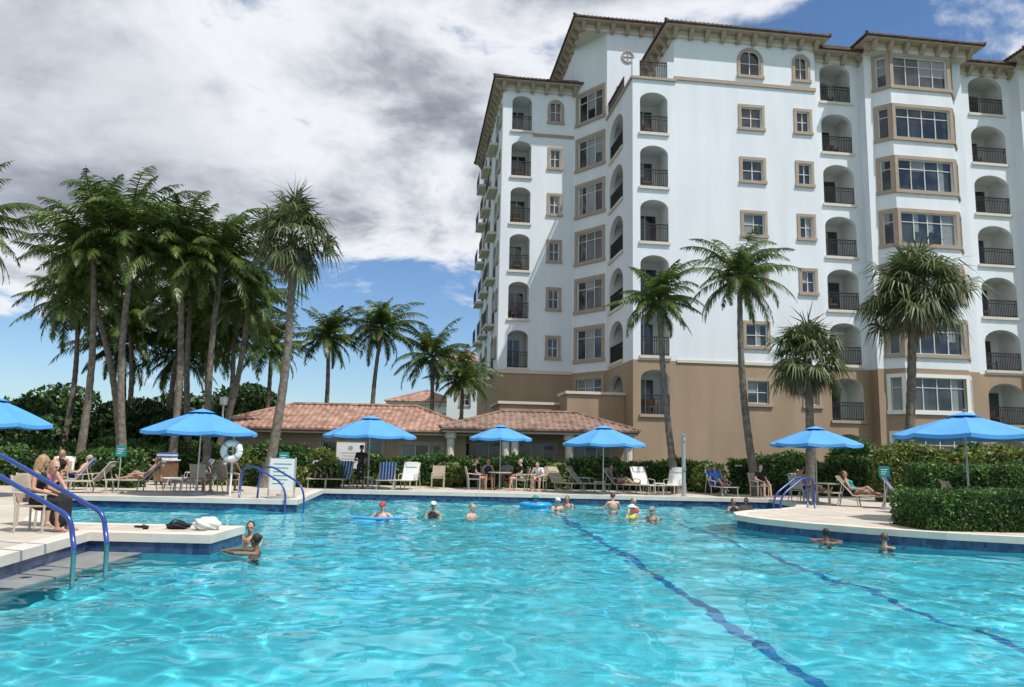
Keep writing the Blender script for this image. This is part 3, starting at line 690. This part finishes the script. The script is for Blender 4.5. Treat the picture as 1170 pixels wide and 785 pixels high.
ringp=[c+Vector((.25*math.cos(2*math.pi*i/K),0,.25*math.sin(2*math.pi*i/K))) for i in range(K+1)]
m.tube(ringp,.105,'wht',10,False)
for i in range(4):
    a=math.pi/4+math.pi/2*i; q=[c+Vector((.25*math.cos(a+d),0,.25*math.sin(a+d))) for d in (-.1,0,.1)]; m.tube(q,.108,'grey',10,False)
m.tube([(0,.04,0),(0,.04,1.85)],.035,'pole',8); m.box(-.2,.2,.02,.06,1.38,1.42,'pole')
m.obj('life_ring',None,True,(-8.75,24.6,DZ))
m=MB(); m.box(-.38,.38,-.02,.02,.25,1.2,'wht'); m.box(-.42,-.38,-.03,.03,0,1.25,'grey'); m.box(.38,.42,-.03,.03,0,1.25,'grey')
for i in range(6): m.box(-.28,.28-.1*(i%3),-.024,-.021,1.02-i*.12,1.045-i*.12,'teal')
m.box(-.42,.42,-.25,.25,0,.03,'grey'); m.obj('pool_rules_sign',None,False,(-7.05,24.3,DZ))
def tsign(x,y,h=1.35):
    m=MB(); m.tube([(0,0,0),(0,0,h)],.02,'grey',8); m.box(-.17,.17,-.035,-.021,h-.35,h,'teal'); m.tube([(0,0,0),(0,0,.04)],.18,'grey',12)
    for i in range(3): m.box(-.11,.11-.04*i,-.039,-.036,h-.12-.07*i,h-.10-.07*i,'wht')
    m.obj('pool_sign',None,False,(x,y,DZ))
tsign(-12.5,25.1,1.5); tsign(-7.4,25.6,1.4); tsign(12.0,25.0,1.35)
m=MB(); m.box(-.62,.62,-.04,.04,.7,1.85,'wht'); m.box(-.66,-.62,-.05,.05,0,1.9,'wood'); m.box(.62,.66,-.05,.05,0,1.9,'wood'); m.box(-.62,.62,-.05,.05,1.85,1.9,'wood')
m.tube([(0,-.045,1.6),(0,-.05,1.6)],.1,'strap',16)
for i in range(4): m.box(-.42+.06*(i%2),.42-.06*(i%2),-.045,-.041,1.36-i*.13,1.39-i*.13,'bronze')
m.obj('menu_board',None,False,(-7.0,34.3,.35))
m=MB(); m.tube([(0,0,0),(0,0,2.35)],.075,'grey',12); m.tube([(0,0,2.35),(0,0,2.42)],[.1,.09],'steel',12); m.tube(arcpts([(0,-.05,2.1),(0,-.3,2.15),(0,-.32,2.02)]),.02,'steel',8); m.tube([(0,0,0),(0,0,.03)],.16,'grey',14); m.box(-.08,.08,-.1,-.06,1.0,1.15,'steel')
m.obj('shower_post',None,False,(6.8,30.45,DZ))
m=MB(); m.tube([(0,0,0),(0,0,3.6)],[.05,.04],'wht',8); m.tube([(0,0,3.55),(0,0,3.6),(0,0,3.95),(0,0,4.0)],[.06,.17,.2,.02],'wht',10); m.obj('lamp_post',None,False,(-13.9,37.4,.3))
m=MB(); m.box(-.35,.35,-.3,.3,.15,.95,'wood'); m.box(-.4,.4,-.35,.35,.95,1.0,'towel')
for a in (-.28,.28):
    m.tube([(a,-.25,.08),(a+.05,-.25,.08)],.08,'black',10); m.tube([(a,.25,.08),(a+.05,.25,.08)],.08,'black',10)
for i in range(4): m.box(-.3,.3,-.28,.28,1.0+i*.07,1.06+i*.07,'towelb' if i%2 else 'towel')
m.obj('towel_cart',None,False,(-13.6,31,DZ))
def blob(name,x,y,z,sx,sy,sz,k,seed,n=2):
    bm=bmesh.new(); bmesh.ops.create_icosphere(bm,subdivisions=4,radius=1); rr=np.random.RandomState(seed); ph=rr.rand(8)*6; 
    for v in bm.verts:
        c=v.co; d=1+.12*math.sin(5*c.x+ph[0])*math.sin(4*c.y+ph[1])+.09*math.sin(9*c.z+7*c.x+ph[2])+.05*math.sin(15*c.y+ph[3]); v.co=Vector((c.x*sx*d,c.y*sy*d,max(-.8,c.z)*sz*d))
    me=bpy.data.meshes.new(name); bm.to_mesh(me); bm.free(); me.materials.append(M[k]); me.polygons.foreach_set('use_smooth',[True]*len(me.polygons)); return place(me,name,(x,y,z+sz*.78))
blob('towel_bundle',-5.48,14.4,DZ,.24,.17,.13,'towel',3); 
bag=blob('black_bag',-6.05,14.5,DZ,.20,.14,.07,'black',4)
m=MB(); m.tube(arcpts([(-6.2,14.45,DZ+.08),(-6.1,14.4,DZ+.17),(-5.95,14.4,DZ+.15),(-5.88,14.45,DZ+.07)]),.012,'black',6); h_=m.obj('handle'); h_.parent=bag; h_.matrix_parent_inverse=Matrix.Translation(-bag.location)
for i,(x,y) in enumerate(((-6.6,14.4),(-6.75,14.55))):
    m=MB(); m.hexa([(-.045,-.12,0),(.045,-.12,0),(.035,.12,0),(-.035,.12,0),(-.05,-.13,.025),(.05,-.13,.025),(.04,.13,.03),(-.04,.13,.03)],'black'); m.tube(arcpts([(-.04,-.02,.03),(0,-.06,.06),(.04,-.02,.03)]),.008,'black',5); m.obj('flip_flop',None,False,(x,y,DZ+.005),.4+i)
# ---------------------------------------------------------------- people
def tcap(p,q,r1,r2,n=12):
    p=np.array(p,float);q=np.array(q,float); d=q-p; L=np.linalg.norm(d); d=d/max(L,1e-6)
    a=np.cross(d,[0,0,1.]) if abs(d[2])<.9 else np.cross(d,[1.,0,0]); a/=np.linalg.norm(a); b=np.cross(d,a)
    rings=[]
    for an in (-75,-45,-20,0): t=math.radians(an); rings.append((p+d*r1*math.sin(t),r1*math.cos(t)))
    for an in (0,20,45,75): t=math.radians(an); rings.append((q+d*r2*math.sin(t),r2*math.cos(t)))
    V=[];F=[]
    for c,r in rings:
        for i in range(n): t=2*math.pi*i/n; V.append(c+(a*math.cos(t)+b*math.sin(t))*r)
    for j in range(len(rings)-1):
        for i in range(n): F.append((j*n+i,j*n+(i+1)%n,(j+1)*n+(i+1)%n,(j+1)*n+i))
    F.append(tuple(range(n))[::-1]); F.append(tuple((len(rings)-1)*n+i for i in range(n))); return V,F
def ell(c,rad,B,n=14,m=9):
    V=[];F=[]; c=np.array(c,float)
    for j in range(1,m):
        ph=math.pi*j/m
        for i in range(n): t=2*math.pi*i/n; V.append(c+B@np.array([rad[0]*math.sin(ph)*math.cos(t),rad[1]*math.sin(ph)*math.sin(t),rad[2]*math.cos(ph)]))
    top=len(V); V.append(c+B@np.array([0,0,rad[2]])); bot=len(V); V.append(c-B@np.array([0,0,rad[2]]))
    for j in range(m-2):
        for i in range(n): F.append((j*n+i,(j+1)*n+i,(j+1)*n+(i+1)%n,j*n+(i+1)%n))
    for i in range(n): F.append((top,i,(i+1)%n)); F.append((bot,(m-2)*n+(i+1)%n,(m-2)*n+i))
    return V,F
def basis(up,fwd=(0,-1,0)):
    z=np.array(up,float); z/=np.linalg.norm(z); y=-np.array(fwd,float); y=y-z*y.dot(z); y/=np.linalg.norm(y); x=np.cross(y,z); return np.stack([x,y,z],1)
SK=[mat('skin_fair',(.56,.34,.25),.5,.06,8.),mat('skin_tan',(.42,.23,.15),.5,.06,8.),mat('skin_brown',(.20,.10,.06),.5,.06,8.)]
HR={'dark':mat('hair_dark',(.02,.013,.01),.5,.3,30.),'blond':mat('hair_blond',(.36,.23,.11),.5,.3,30.),'brown':mat('hair_brown',(.09,.05,.028),.5,.3,30.),'grey':mat('hair_grey',(.38,.37,.36),.6,.2,30.)}
CL={'black':M['black'],'white':M['towel'],'navy':mat('cloth_navy',(.02,.03,.10),.8,.1,9.),'red':mat('cloth_red',(.45,.04,.03),.8,.1,9.),'teal':mat('cloth_teal',(.03,.32,.30),.8,.1,9.),'pink':mat('cloth_pink',(.55,.16,.22),.8,.1,9.),'blue':mat('cloth_blue',(.05,.18,.5),.8,.1,9.),'yellow':mat('cloth_yellow',(.55,.6,.05),.8,.1,9.),'grey':mat('cloth_grey',(.25,.25,.26),.8,.1,9.)}
EYE=mat('eye_dark',(.02,.015,.012),.3); LIP=mat('lip',(.35,.12,.10),.5)
def joints(kind,r):
    J=dict(pel=(0,0,.93),wa=(0,0,1.08),ch=(0,.01,1.27),nk=(0,.015,1.44),hd=(0,-.01,1.60),sh=.17,
      el=[(-.25,.03,1.12),(.25,.03,1.12)],wr=[(-.27,-.07,.88),(.27,-.07,.88)],kn=[(-.10,-.03,.50),(.10,-.02,.50)],an=[(-.11,.02,.09),(.11,.0,.09)],toe=[(-.13,-.14,.035),(.13,-.16,.035)])
    if kind=='stand': J['wr']=[(-.12,-.26,1.12),(.27,-.07,.88)]; J['el']=[(-.25,-.0,1.12),(.25,.03,1.12)]
    if kind=='hips': J['wr']=[(-.17,-.06,1.03),(.17,-.06,1.03)]; J['el']=[(-.34,.05,1.18),(.34,.05,1.18)]
    if kind=='water': J['wr']=[(-.34,-.34,1.22),(.36,-.30,1.2)]; J['el']=[(-.30,-.08,1.18),(.31,-.06,1.18)]
    if kind=='lean': J['wr']=[(-.12,-.48,1.43),(.10,-.50,1.43)]; J['el']=[(-.33,-.32,1.42),(.33,-.30,1.42)]
    if kind=='sit': J.update(pel=(0,0,.53),wa=(0,.01,.68),ch=(0,0,.87),nk=(0,-.01,1.04),hd=(0,-.05,1.20),el=[(-.25,-.04,.74),(.25,-.04,.74)],wr=[(-.13,-.28,.66),(.13,-.30,.66)],kn=[(-.14,-.43,.53),(.12,-.44,.53)],an=[(-.14,-.44,.1),(.12,-.50,.1)],toe=[(-.15,-.60,.04),(.13,-.66,.04)])
    if kind=='hunch': J.update(pel=(0,0,.53),wa=(0,-.02,.67),ch=(0,-.12,.84),nk=(0,-.2,.98),hd=(0,-.29,1.10),el=[(-.27,-.3,.68),(.27,-.3,.68)],wr=[(-.08,-.47,.62),(.10,-.46,.62)],kn=[(-.14,-.43,.53),(.14,-.44,.53)],an=[(-.14,-.40,.1),(.14,-.44,.1)],toe=[(-.15,-.56,.04),(.15,-.60,.04)])
    if kind=='recline': J.update(pel=(0,0,.50),wa=(0,.09,.60),ch=(0,.21,.76),nk=(0,.30,.91),hd=(0,.34,1.07),el=[(-.30,.12,.62),(.30,.12,.62)],wr=[(-.27,-.13,.60),(.2,-.2,.62)],kn=[(-.12,-.38,.66),(.12,-.43,.50)],an=[(-.11,-.68,.42),(.12,-.85,.42)],toe=[(-.11,-.82,.46),(.13,-.92,.56)])
    if kind=='float': J.update(pel=(0,.1,.9),kn=[(-.12,-.2,.62),(.12,-.1,.6)],an=[(-.12,.1,.3),(.12,.2,.3)],toe=[(-.12,.1,.16),(.12,.2,.16)],wr=[(-.42,-.22,1.3),(.42,-.25,1.3)],el=[(-.36,.0,1.25),(.36,.0,1.25)])
    return J
def person(x,y,z,face,kind,skin=0,hair='brown',top='black',bottom='navy',female=False,long=False,hat=None,look=0,scale=1.,name=None,bare=False,legs=0):
    """face: heading in degrees, 0 = towards -Y (the camera side)"""
    r=R; J=joints(kind,r); P=[]
    A=lambda v:np.array(v,float)
    def cap(p,q,a,b,l): P.append(('c',A(p),A(q),a,b,l))
    def el(c,rad,B,l): P.append(('e',A(c),rad,B,l))
    pel,wa,ch,nk,hd=[A(J[k]) for k in('pel','wa','ch','nk','hd')]
    k=.92 if female else 1.
    spine=ch-wa; B0=basis(wa-pel+A((0,0,.02))); B1=basis(spine)
    TOP=1 if not bare else 0
    el(pel,(.165*(1.05 if female else 1),.115,.125),B0,2); el(wa,(.128*k,.095,.13),B1,TOP if not(female and bare) else 0); el(ch,(.168*k,.112,.175),B1,TOP)
    if female:
        for s in (-1,1): el(ch+B1@A((.075*s,-.085,.0)),(.062,.055,.06),B1,1)
    shc=ch+B1@A((0,.01,.115))
    S=[shc+B1@A((s*J['sh']*k,0,0)) for s in (-1,1)]
    cap(S[0],S[1],.058,.058,0 if female else TOP)
    cap(shc,nk+(hd-nk)*.35,.058,.05,0)
    bulk=.9 if female else 1.05
    for i in (0,1):
        e=A(J['el'][i]); w=A(J['wr'][i])
        cap(S[i],S[i]*.45+e*.55,.054*bulk,.044*bulk,0 if (female or bare) else TOP); cap(S[i]*.45+e*.55,e,.044*bulk,.037*bulk,0); cap(e,e*.6+w*.4,.038*bulk,.035*bulk,0); cap(e*.6+w*.4,w,.035*bulk,.024*bulk,0)
        d=w-e; d/=np.linalg.norm(d); sd=np.cross(d,[0,0,1.]); 
        if np.linalg.norm(sd)<.3: sd=np.cross(d,[0,1.,0])
        sd/=np.linalg.norm(sd); nn=np.cross(sd,d); 
        if i==1: sdt=-sd
        else: sdt=sd
        pc=w+d*.045; Bh=np.stack([sd,nn,d],1); el(pc,(.040,.018,.055),Bh,0)
        for j,(o,l) in enumerate(((-.031,.062),(-.0105,.075),(.0105,.07),(.031,.055))):
            b=w+d*.08+sd*o; m_=b+d*l*.55+sd*o*.15-nn*.004; t=m_+d*l*.4-nn*.018; cap(b,m_,.0098,.009,0); cap(m_,t,.009,.0078,0)
        b=w+d*.03+sdt*.03; cap(b,b+d*.03+sdt*.028,.012,.0105,0); cap(b+d*.03+sdt*.028,b+d*.058+sdt*.034,.0105,.009,0)
        h=pel+B0@A(((-1,1)[i]*.085,0,-.02)); kn=A(J['kn'][i]); an=A(J['an'][i]); to=A(J['toe'][i])
        mid=h*.5+kn*.5; lab=2 if (not female or legs) else 0
        cap(h,mid,.088,.073,lab); cap(mid,kn,.070,.052,2 if legs else 0); cap(kn,kn*.62+an*.38+A((0,.012,0)),.052,.052,2 if legs>1 else 0); cap(kn*.62+an*.38+A((0,.012,0)),an,.052,.034,0)
        cap(an+A((0,.03,-.03)),an*.4+to*.6,.036,.03,0); cap(an*.4+to*.6,to,.034,.022,0)
    if legs>2:
        cap(pel+A((0,-.05,-.02)),(A(J['kn'][0])+A(J['kn'][1]))/2,.15,.15,2); cap((A(J['kn'][0])+A(J['kn'][1]))/2,(A(J['kn'][0])+A(J['kn'][1]))/2+A((0,.02,-.28)),.15,.17,2)
    la=math.radians(look); fw=A((math.sin(la),-math.cos(la),-.05)); up=(hd-nk); up=up/np.linalg.norm(up)*.5+A((0,0,.6)); Hb=basis(up,fw)
    H=lambda a:hd+Hb@A(a)
    el(H((0,.01,.02)),(.074,.092,.095),Hb,0); el(H((0,-.022,-.045)),(.055,.062,.06),Hb,0); el(H((0,-.045,-.085)),(.028,.028,.022),Hb,0)
    cap(H((0,-.085,.012)),H((0,-.104,-.02)),.009,.014,0); cap(H((-.03,-.078,.03)),H((.03,-.078,.03)),.012,.012,0)
    for s in (-1,1):
        el(H((s*.077,.008,-.005)),(.011,.02,.032),Hb,0); el(H((s*.030,-.083,.008)),(.014,.010,.009),Hb,4)
    el(H((0,-.086,-.052)),(.024,.012,.009),Hb,5)
    el(H((0,.028,.036)),(.084,.088,.092),Hb,3)
    if long:
        cap(H((0,.07,.0)),H((0,.085,-.16)),.068,.055,3); cap(H((0,.085,-.16)),H((.01,.09,-.27)),.055,.025,3)
        for s in (-1,1): cap(H((s*.07,.02,.02)),H((s*.078,.04,-.13)),.03,.025,3)
    elif female: el(H((0,.10,.06)),(.045,.045,.045),Hb,3)
    if hat:
        el(H((0,.012,.062)),(.092,.104,.07),Hb,6)
        if hat[1]=='b': el(H((0,.0,.05)),(.17,.18,.016),Hb,6)
        else: el(H((0,-.11,.05)),(.06,.07,.012),Hb,6)
    V=[];F=[]
    for p in P:
        v,f=tcap(p[1],p[2],p[3],p[4]) if p[0]=='c' else ell(p[1],p[2],p[3]); o=len(V); V+=[tuple(q) for q in v]; F+=[tuple(o+i for i in q) for q in f]
    me=bpy.data.meshes.new('b'); me.from_pydata(V,[],F); ob=bpy.data.objects.new('b',me); COL.objects.link(ob)
    md=ob.modifiers.new('r','REMESH'); md.mode='VOXEL'; md.voxel_size=.0115; md.use_smooth_shade=True
    sm=ob.modifiers.new('s','SMOOTH'); sm.factor=.5; sm.iterations=2
    dg=bpy.context.evaluated_depsgraph_get(); nm=bpy.data.meshes.new_from_object(ob.evaluated_get(dg)); bpy.data.objects.remove(ob)
    nf=len(nm.polygons); C=np.zeros(nf*3,np.float32); nm.polygons.foreach_get('center',C); C=C.reshape(-1,3)
    D=[];Lb=[]
    for p in P:
        if p[0]=='c':
            a,b=p[1],p[2]; ab=b-a; t=np.clip(((C-a)@ab)/max(ab@ab,1e-9),0,1); dd=np.linalg.norm(C-(a+t[:,None]*ab),axis=1)-(p[3]+(p[4]-p[3])*t); l=p[5]
        else:
            q=(C-p[1])@p[3]; rad=np.array(p[2]); kx=np.linalg.norm(q/rad,axis=1); k2=np.linalg.norm(q/rad**2,axis=1)+1e-9; dd=kx*(kx-1)/k2; l=p[4]
        if l in(4,5): dd=dd-.004
        D.append(dd); Lb.append(l)
    D=np.array(D); lab=np.array(Lb)[np.argmin(D,0)]
    nm.materials.clear()
    hm=CL[hat[0]] if hat else HR[hair]
    for m_ in (SK[skin],CL[top],CL[bottom],HR[hair],EYE,LIP,hm): nm.materials.append(m_)
    nm.polygons.foreach_set('material_index',lab.astype(np.int32)); nm.polygons.foreach_set('use_smooth',[True]*nf); nm.update()
    nm2=name or ('woman' if female else 'man'); nm.name=nm2
    return place(nm,nm2,(x,y,z),math.radians(face),None,scale)
W=-1.38
def inwater(x,y,face,kind='water',dz=0,**k): return person(x,y,W+dz,face,kind,**k)
inwater(-4.45,14.0,-80,'lean',-.02,skin=2,hair='dark',female=True,long=False,top='navy',look=-30)
inwater(-5.15,15.8,10,'water',.03,skin=1,hair='dark',bare=True)
inwater(-3.45,21.5,0,'float',.10,skin=0,hair='grey',hat=('red','c'),bare=True)
inwater(-2.2,23,10,'water',.06,skin=1,hair='grey',top='black',female=True,hat=('white','c'))
inwater(-1.05,22.7,60,'water',.04,skin=0,hair='blond',bare=True)
inwater(.95,27.6,-10,'float',.08,skin=1,hair='brown',female=True,hat=('teal','b'),top='teal')
inwater(1.67,26.7,20,'water',.04,skin=0,hair='grey',hat=('white','c'),bare=True)
inwater(2.1,28.2,-20,'water',.04,skin=1,hair='brown',bare=True)
inwater(3.4,25.7,-160,'water',.30,skin=0,hair='brown',bare=True)
inwater(3.75,23.9,30,'water',.04,skin=0,hair='grey',female=True,hat=('white','b'),top='yellow')
inwater(4.25,23.3,-30,'water',.02,skin=1,hair='grey',hat=('grey','c'),bare=True)
inwater(4.15,26.1,30,'water',.12,skin=0,hair='blond',female=True,top='red')
inwater(8.1,28.3,10,'water',.06,skin=1,hair='dark',female=True,top='black')
inwater(8.65,28.6,-20,'water',.08,skin=1,hair='dark',bare=True)
inwater(7.15,17.75,160,'lean',-.04,skin=2,hair='dark',female=True,top='black')
inwater(8.15,17.1,150,'water',-.05,skin=1,hair='brown',bare=True)
m=MB(); m.tube([(-.75+.15*i,-.35-.1*math.sin(i*.35),.05+.01*math.sin(i)) for i in range(11)],.04,'blue',10); m.obj('pool_noodle',None,True,(-3.45,21.4,0))
m=MB(); m.tube([(.48*math.cos(a*math.pi/12),.36*math.sin(a*math.pi/12),.07) for a in range(25)],.10,'ring',10,False); m.obj('swim_ring',None,True,(.95,27.5,0))
# deck people
person(-8.15,13.6,DZ-.02,95,'sit',1,'blond','black','black',female=True,long=True,look=30,legs=3)
person(-8.7,14.6,DZ-.02,70,'hunch',0,'blond','pink','black',female=True,long=True,legs=1)
person(-12.25,26.4,DZ-.02,-82+360,'recline',1,'brown','navy','navy',female=True,long=True)
person(-10.3,26.2,DZ,175,'hunch',1,'blond','grey','black',female=True,long=True)
person(-9.55,26.6,DZ,150,'hunch',2,'dark','black','black',bare=True)
person(-14.9,26.0,DZ,20,'sit',1,'blond','black','black',female=True,long=True)
person(-14.6,26.4,DZ-.02,-70,'recline',0,'grey','red','navy',bare=True)
person(-10.3,27.,DZ-.02,-85,'recline',0,'brown','teal','black',female=True)
person(-7.75,32.,DZ-.02,8,'recline',1,'brown','navy','navy',female=True)
person(-5.95,31.3,DZ,15,'stand',2,'dark','black','black',hat=('black','c'),legs=2)
person(-1.45,32.6,DZ-.03,100,'sit',1,'dark','black','navy')
person(-.9,32.95,DZ-.03,10,'sit',1,'brown','navy','black',female=True,long=True)
person(-.1,33.9,DZ-.03,0,'sit',2,'dark','grey','black')
person(.5,32.7,DZ-.03,-80,'sit',0,'grey','black','grey')
person(1.25,32.4,DZ-.03,-20,'hunch',0,'brown','white','navy')
person(4.5,32.2,DZ-.02,60,'recline',1,'dark','black','navy',female=True)
person(10.3,27.6,DZ-.03,120,'sit',1,'dark','pink','black',female=True)
person(10.9,28.7,DZ-.02,40,'recline',1,'dark','navy','navy',bare=True)
person(9.95,31,DZ-.03,20,'sit',0,'brown','black','navy')
person(11.6,26.2,DZ-.02,60,'recline',1,'brown','teal','navy',female=True)
person(13.3,24.2,DZ-.02,58,'recline',0,'blond','pink','pink',female=True)
person(8.6,32.2,DZ-.02,10,'recline',1,'brown','blue','blue')
for x,y,rz in ((1.25,32.4,-20),(-10.3,26.2,175),(-9.55,26.6,150),(-14.9,26.0,20),(-8.7,14.6,70),(-8.15,13.6,95)): place(CM,'patio_chair',(x,y,DZ),math.radians(rz))
# ---------------------------------------------------------------- sky / sun / camera
SE,SAZ=math.radians(60),math.radians(128)
sd=Vector((math.sin(SAZ)*math.cos(SE),math.cos(SAZ)*math.cos(SE),math.sin(SE)))
w=bpy.data.worlds.new("World"); sc.world=w; w.use_nodes=True; N=w.node_tree.nodes; L=w.node_tree.links
bg=N['Background']; out=N['World Output']
sky=N.new('ShaderNodeTexSky'); sky.sky_type='NISHITA'; sky.sun_disc=False; sky.sun_elevation=SE; sky.sun_rotation=SAZ; sky.air_density=1.0; sky.dust_density=.5; sky.ozone_density=2.4
hs=N.new('ShaderNodeHueSaturation'); hs.inputs['Saturation'].default_value=1.05; L.new(sky.outputs[0],hs.inputs['Color'])
tn=N.new('ShaderNodeMixRGB'); tn.blend_type='MULTIPLY'; tn.inputs[0].default_value=1; tn.inputs[2].default_value=(.88,1.0,1.12,1); L.new(hs.outputs[0],tn.inputs[1])
L.new(tn.outputs[0],bg.inputs[0]); bg.inputs[1].default_value=.12
tc=N.new('ShaderNodeTexCoord')
def math_(op,a,b=None,c=None):
    n=N.new('ShaderNodeMath'); n.operation=op
    for i,q in enumerate((a,b,c)):
        if q is None: continue
        if isinstance(q,(int,float)): n.inputs[i].default_value=q
        else: L.new(q,n.inputs[i])
    return n.outputs[0]
def mrange(v,a,b,c,d,smooth=True):
    n=N.new('ShaderNodeMapRange'); n.interpolation_type='SMOOTHSTEP' if smooth else 'LINEAR'; L.new(v,n.inputs[0])
    for i,q in enumerate((a,b,c,d)): n.inputs[i+1].default_value=q
    return n.outputs[0]
sx=N.new('ShaderNodeSeparateXYZ'); L.new(tc.outputs['Generated'],sx.inputs[0]); x_,y_,z_=sx.outputs
zz=math_('ADD',math_('MAXIMUM',z_,0.0),.24)
cx=N.new('ShaderNodeCombineXYZ'); L.new(math_('DIVIDE',x_,zz),cx.inputs[0]); L.new(math_('DIVIDE',y_,zz),cx.inputs[1]); cx.inputs[2].default_value=.3
def noise(scale,detail,rough,off=(0,0,0),dist=0):
    mp=N.new('ShaderNodeMapping'); mp.inputs['Location'].default_value=off; L.new(cx.outputs[0],mp.inputs[0])
    n=N.new('ShaderNodeTexNoise'); n.inputs['Scale'].default_value=scale; n.inputs['Detail'].default_value=detail; n.inputs['Roughness'].default_value=rough; n.inputs['Distortion'].default_value=dist
    L.new(mp.outputs[0],n.inputs['Vector']); return n.outputs['Fac']
big=noise(.9,9,.56,(3.1,1.7,0),.15); det=noise(3.0,12,.60,(8,4,0),.3); shd=noise(1.25,7,.52,(1.2,6.3,2.),.25)
cov=mrange(z_,.06,.34,-.10,.135); rt=mrange(x_,.05,.4,0,-.12)
dens=math_('ADD',math_('ADD',math_('ADD',math_('MULTIPLY',big,.62),math_('MULTIPLY',det,.38)),cov),rt)
al=mrange(dens,.485,.55,0,1)
thick=mrange(dens,.53,.68,0,1)
sh2=mrange(math_('ADD',math_('MULTIPLY',shd,.72),math_('MULTIPLY',det,.28)),.38,.60,.22,1)
tone=math_('MULTIPLY',thick,sh2)
th=N.new('ShaderNodeValToRGB'); L.new(tone,th.inputs[0])
e=th.color_ramp.elements; e[0].position=0; e[0].color=(.90,.92,.96,1); e[1].position=1; e[1].color=(.25,.28,.335,1)
q=e.new(.33); q.color=(.65,.69,.75,1); q=e.new(.65); q.color=(.42,.455,.52,1)
bg2=N.new('ShaderNodeBackground'); L.new(th.outputs[0],bg2.inputs[0]); bg2.inputs[1].default_value=1.0
mx=N.new('ShaderNodeMixShader'); L.new(al,mx.inputs[0]); L.new(bg.outputs[0],mx.inputs[1]); L.new(bg2.outputs[0],mx.inputs[2]); L.new(mx.outputs[0],out.inputs[0])
ld=bpy.data.lights.new('sun','SUN'); ld.energy=4.5; ld.angle=math.radians(.53); ld.color=(1,.96,.9)
lo=bpy.data.objects.new('sun',ld); COL.objects.link(lo); lo.rotation_euler=sd.to_track_quat('Z','Y').to_euler(); lo.location=(0,0,60)
try: ld.cycles.is_caustics_light=True
except Exception as ex: print(ex)
cam=bpy.data.cameras.new('camera'); co_=bpy.data.objects.new('camera',cam); COL.objects.link(co_); sc.camera=co_
cam.lens=27.1; cam.sensor_width=36; cam.clip_end=3000; cam.clip_start=.05
co_.matrix_world=Matrix.Translation((0,0,1.8))@Matrix.Rotation(math.radians(98.2),4,'X')@Matrix.Rotation(math.radians(1.2),4,'Z')
sc.view_settings.view_transform='Standard'; sc.view_settings.look='None'; sc.view_settings.exposure=0
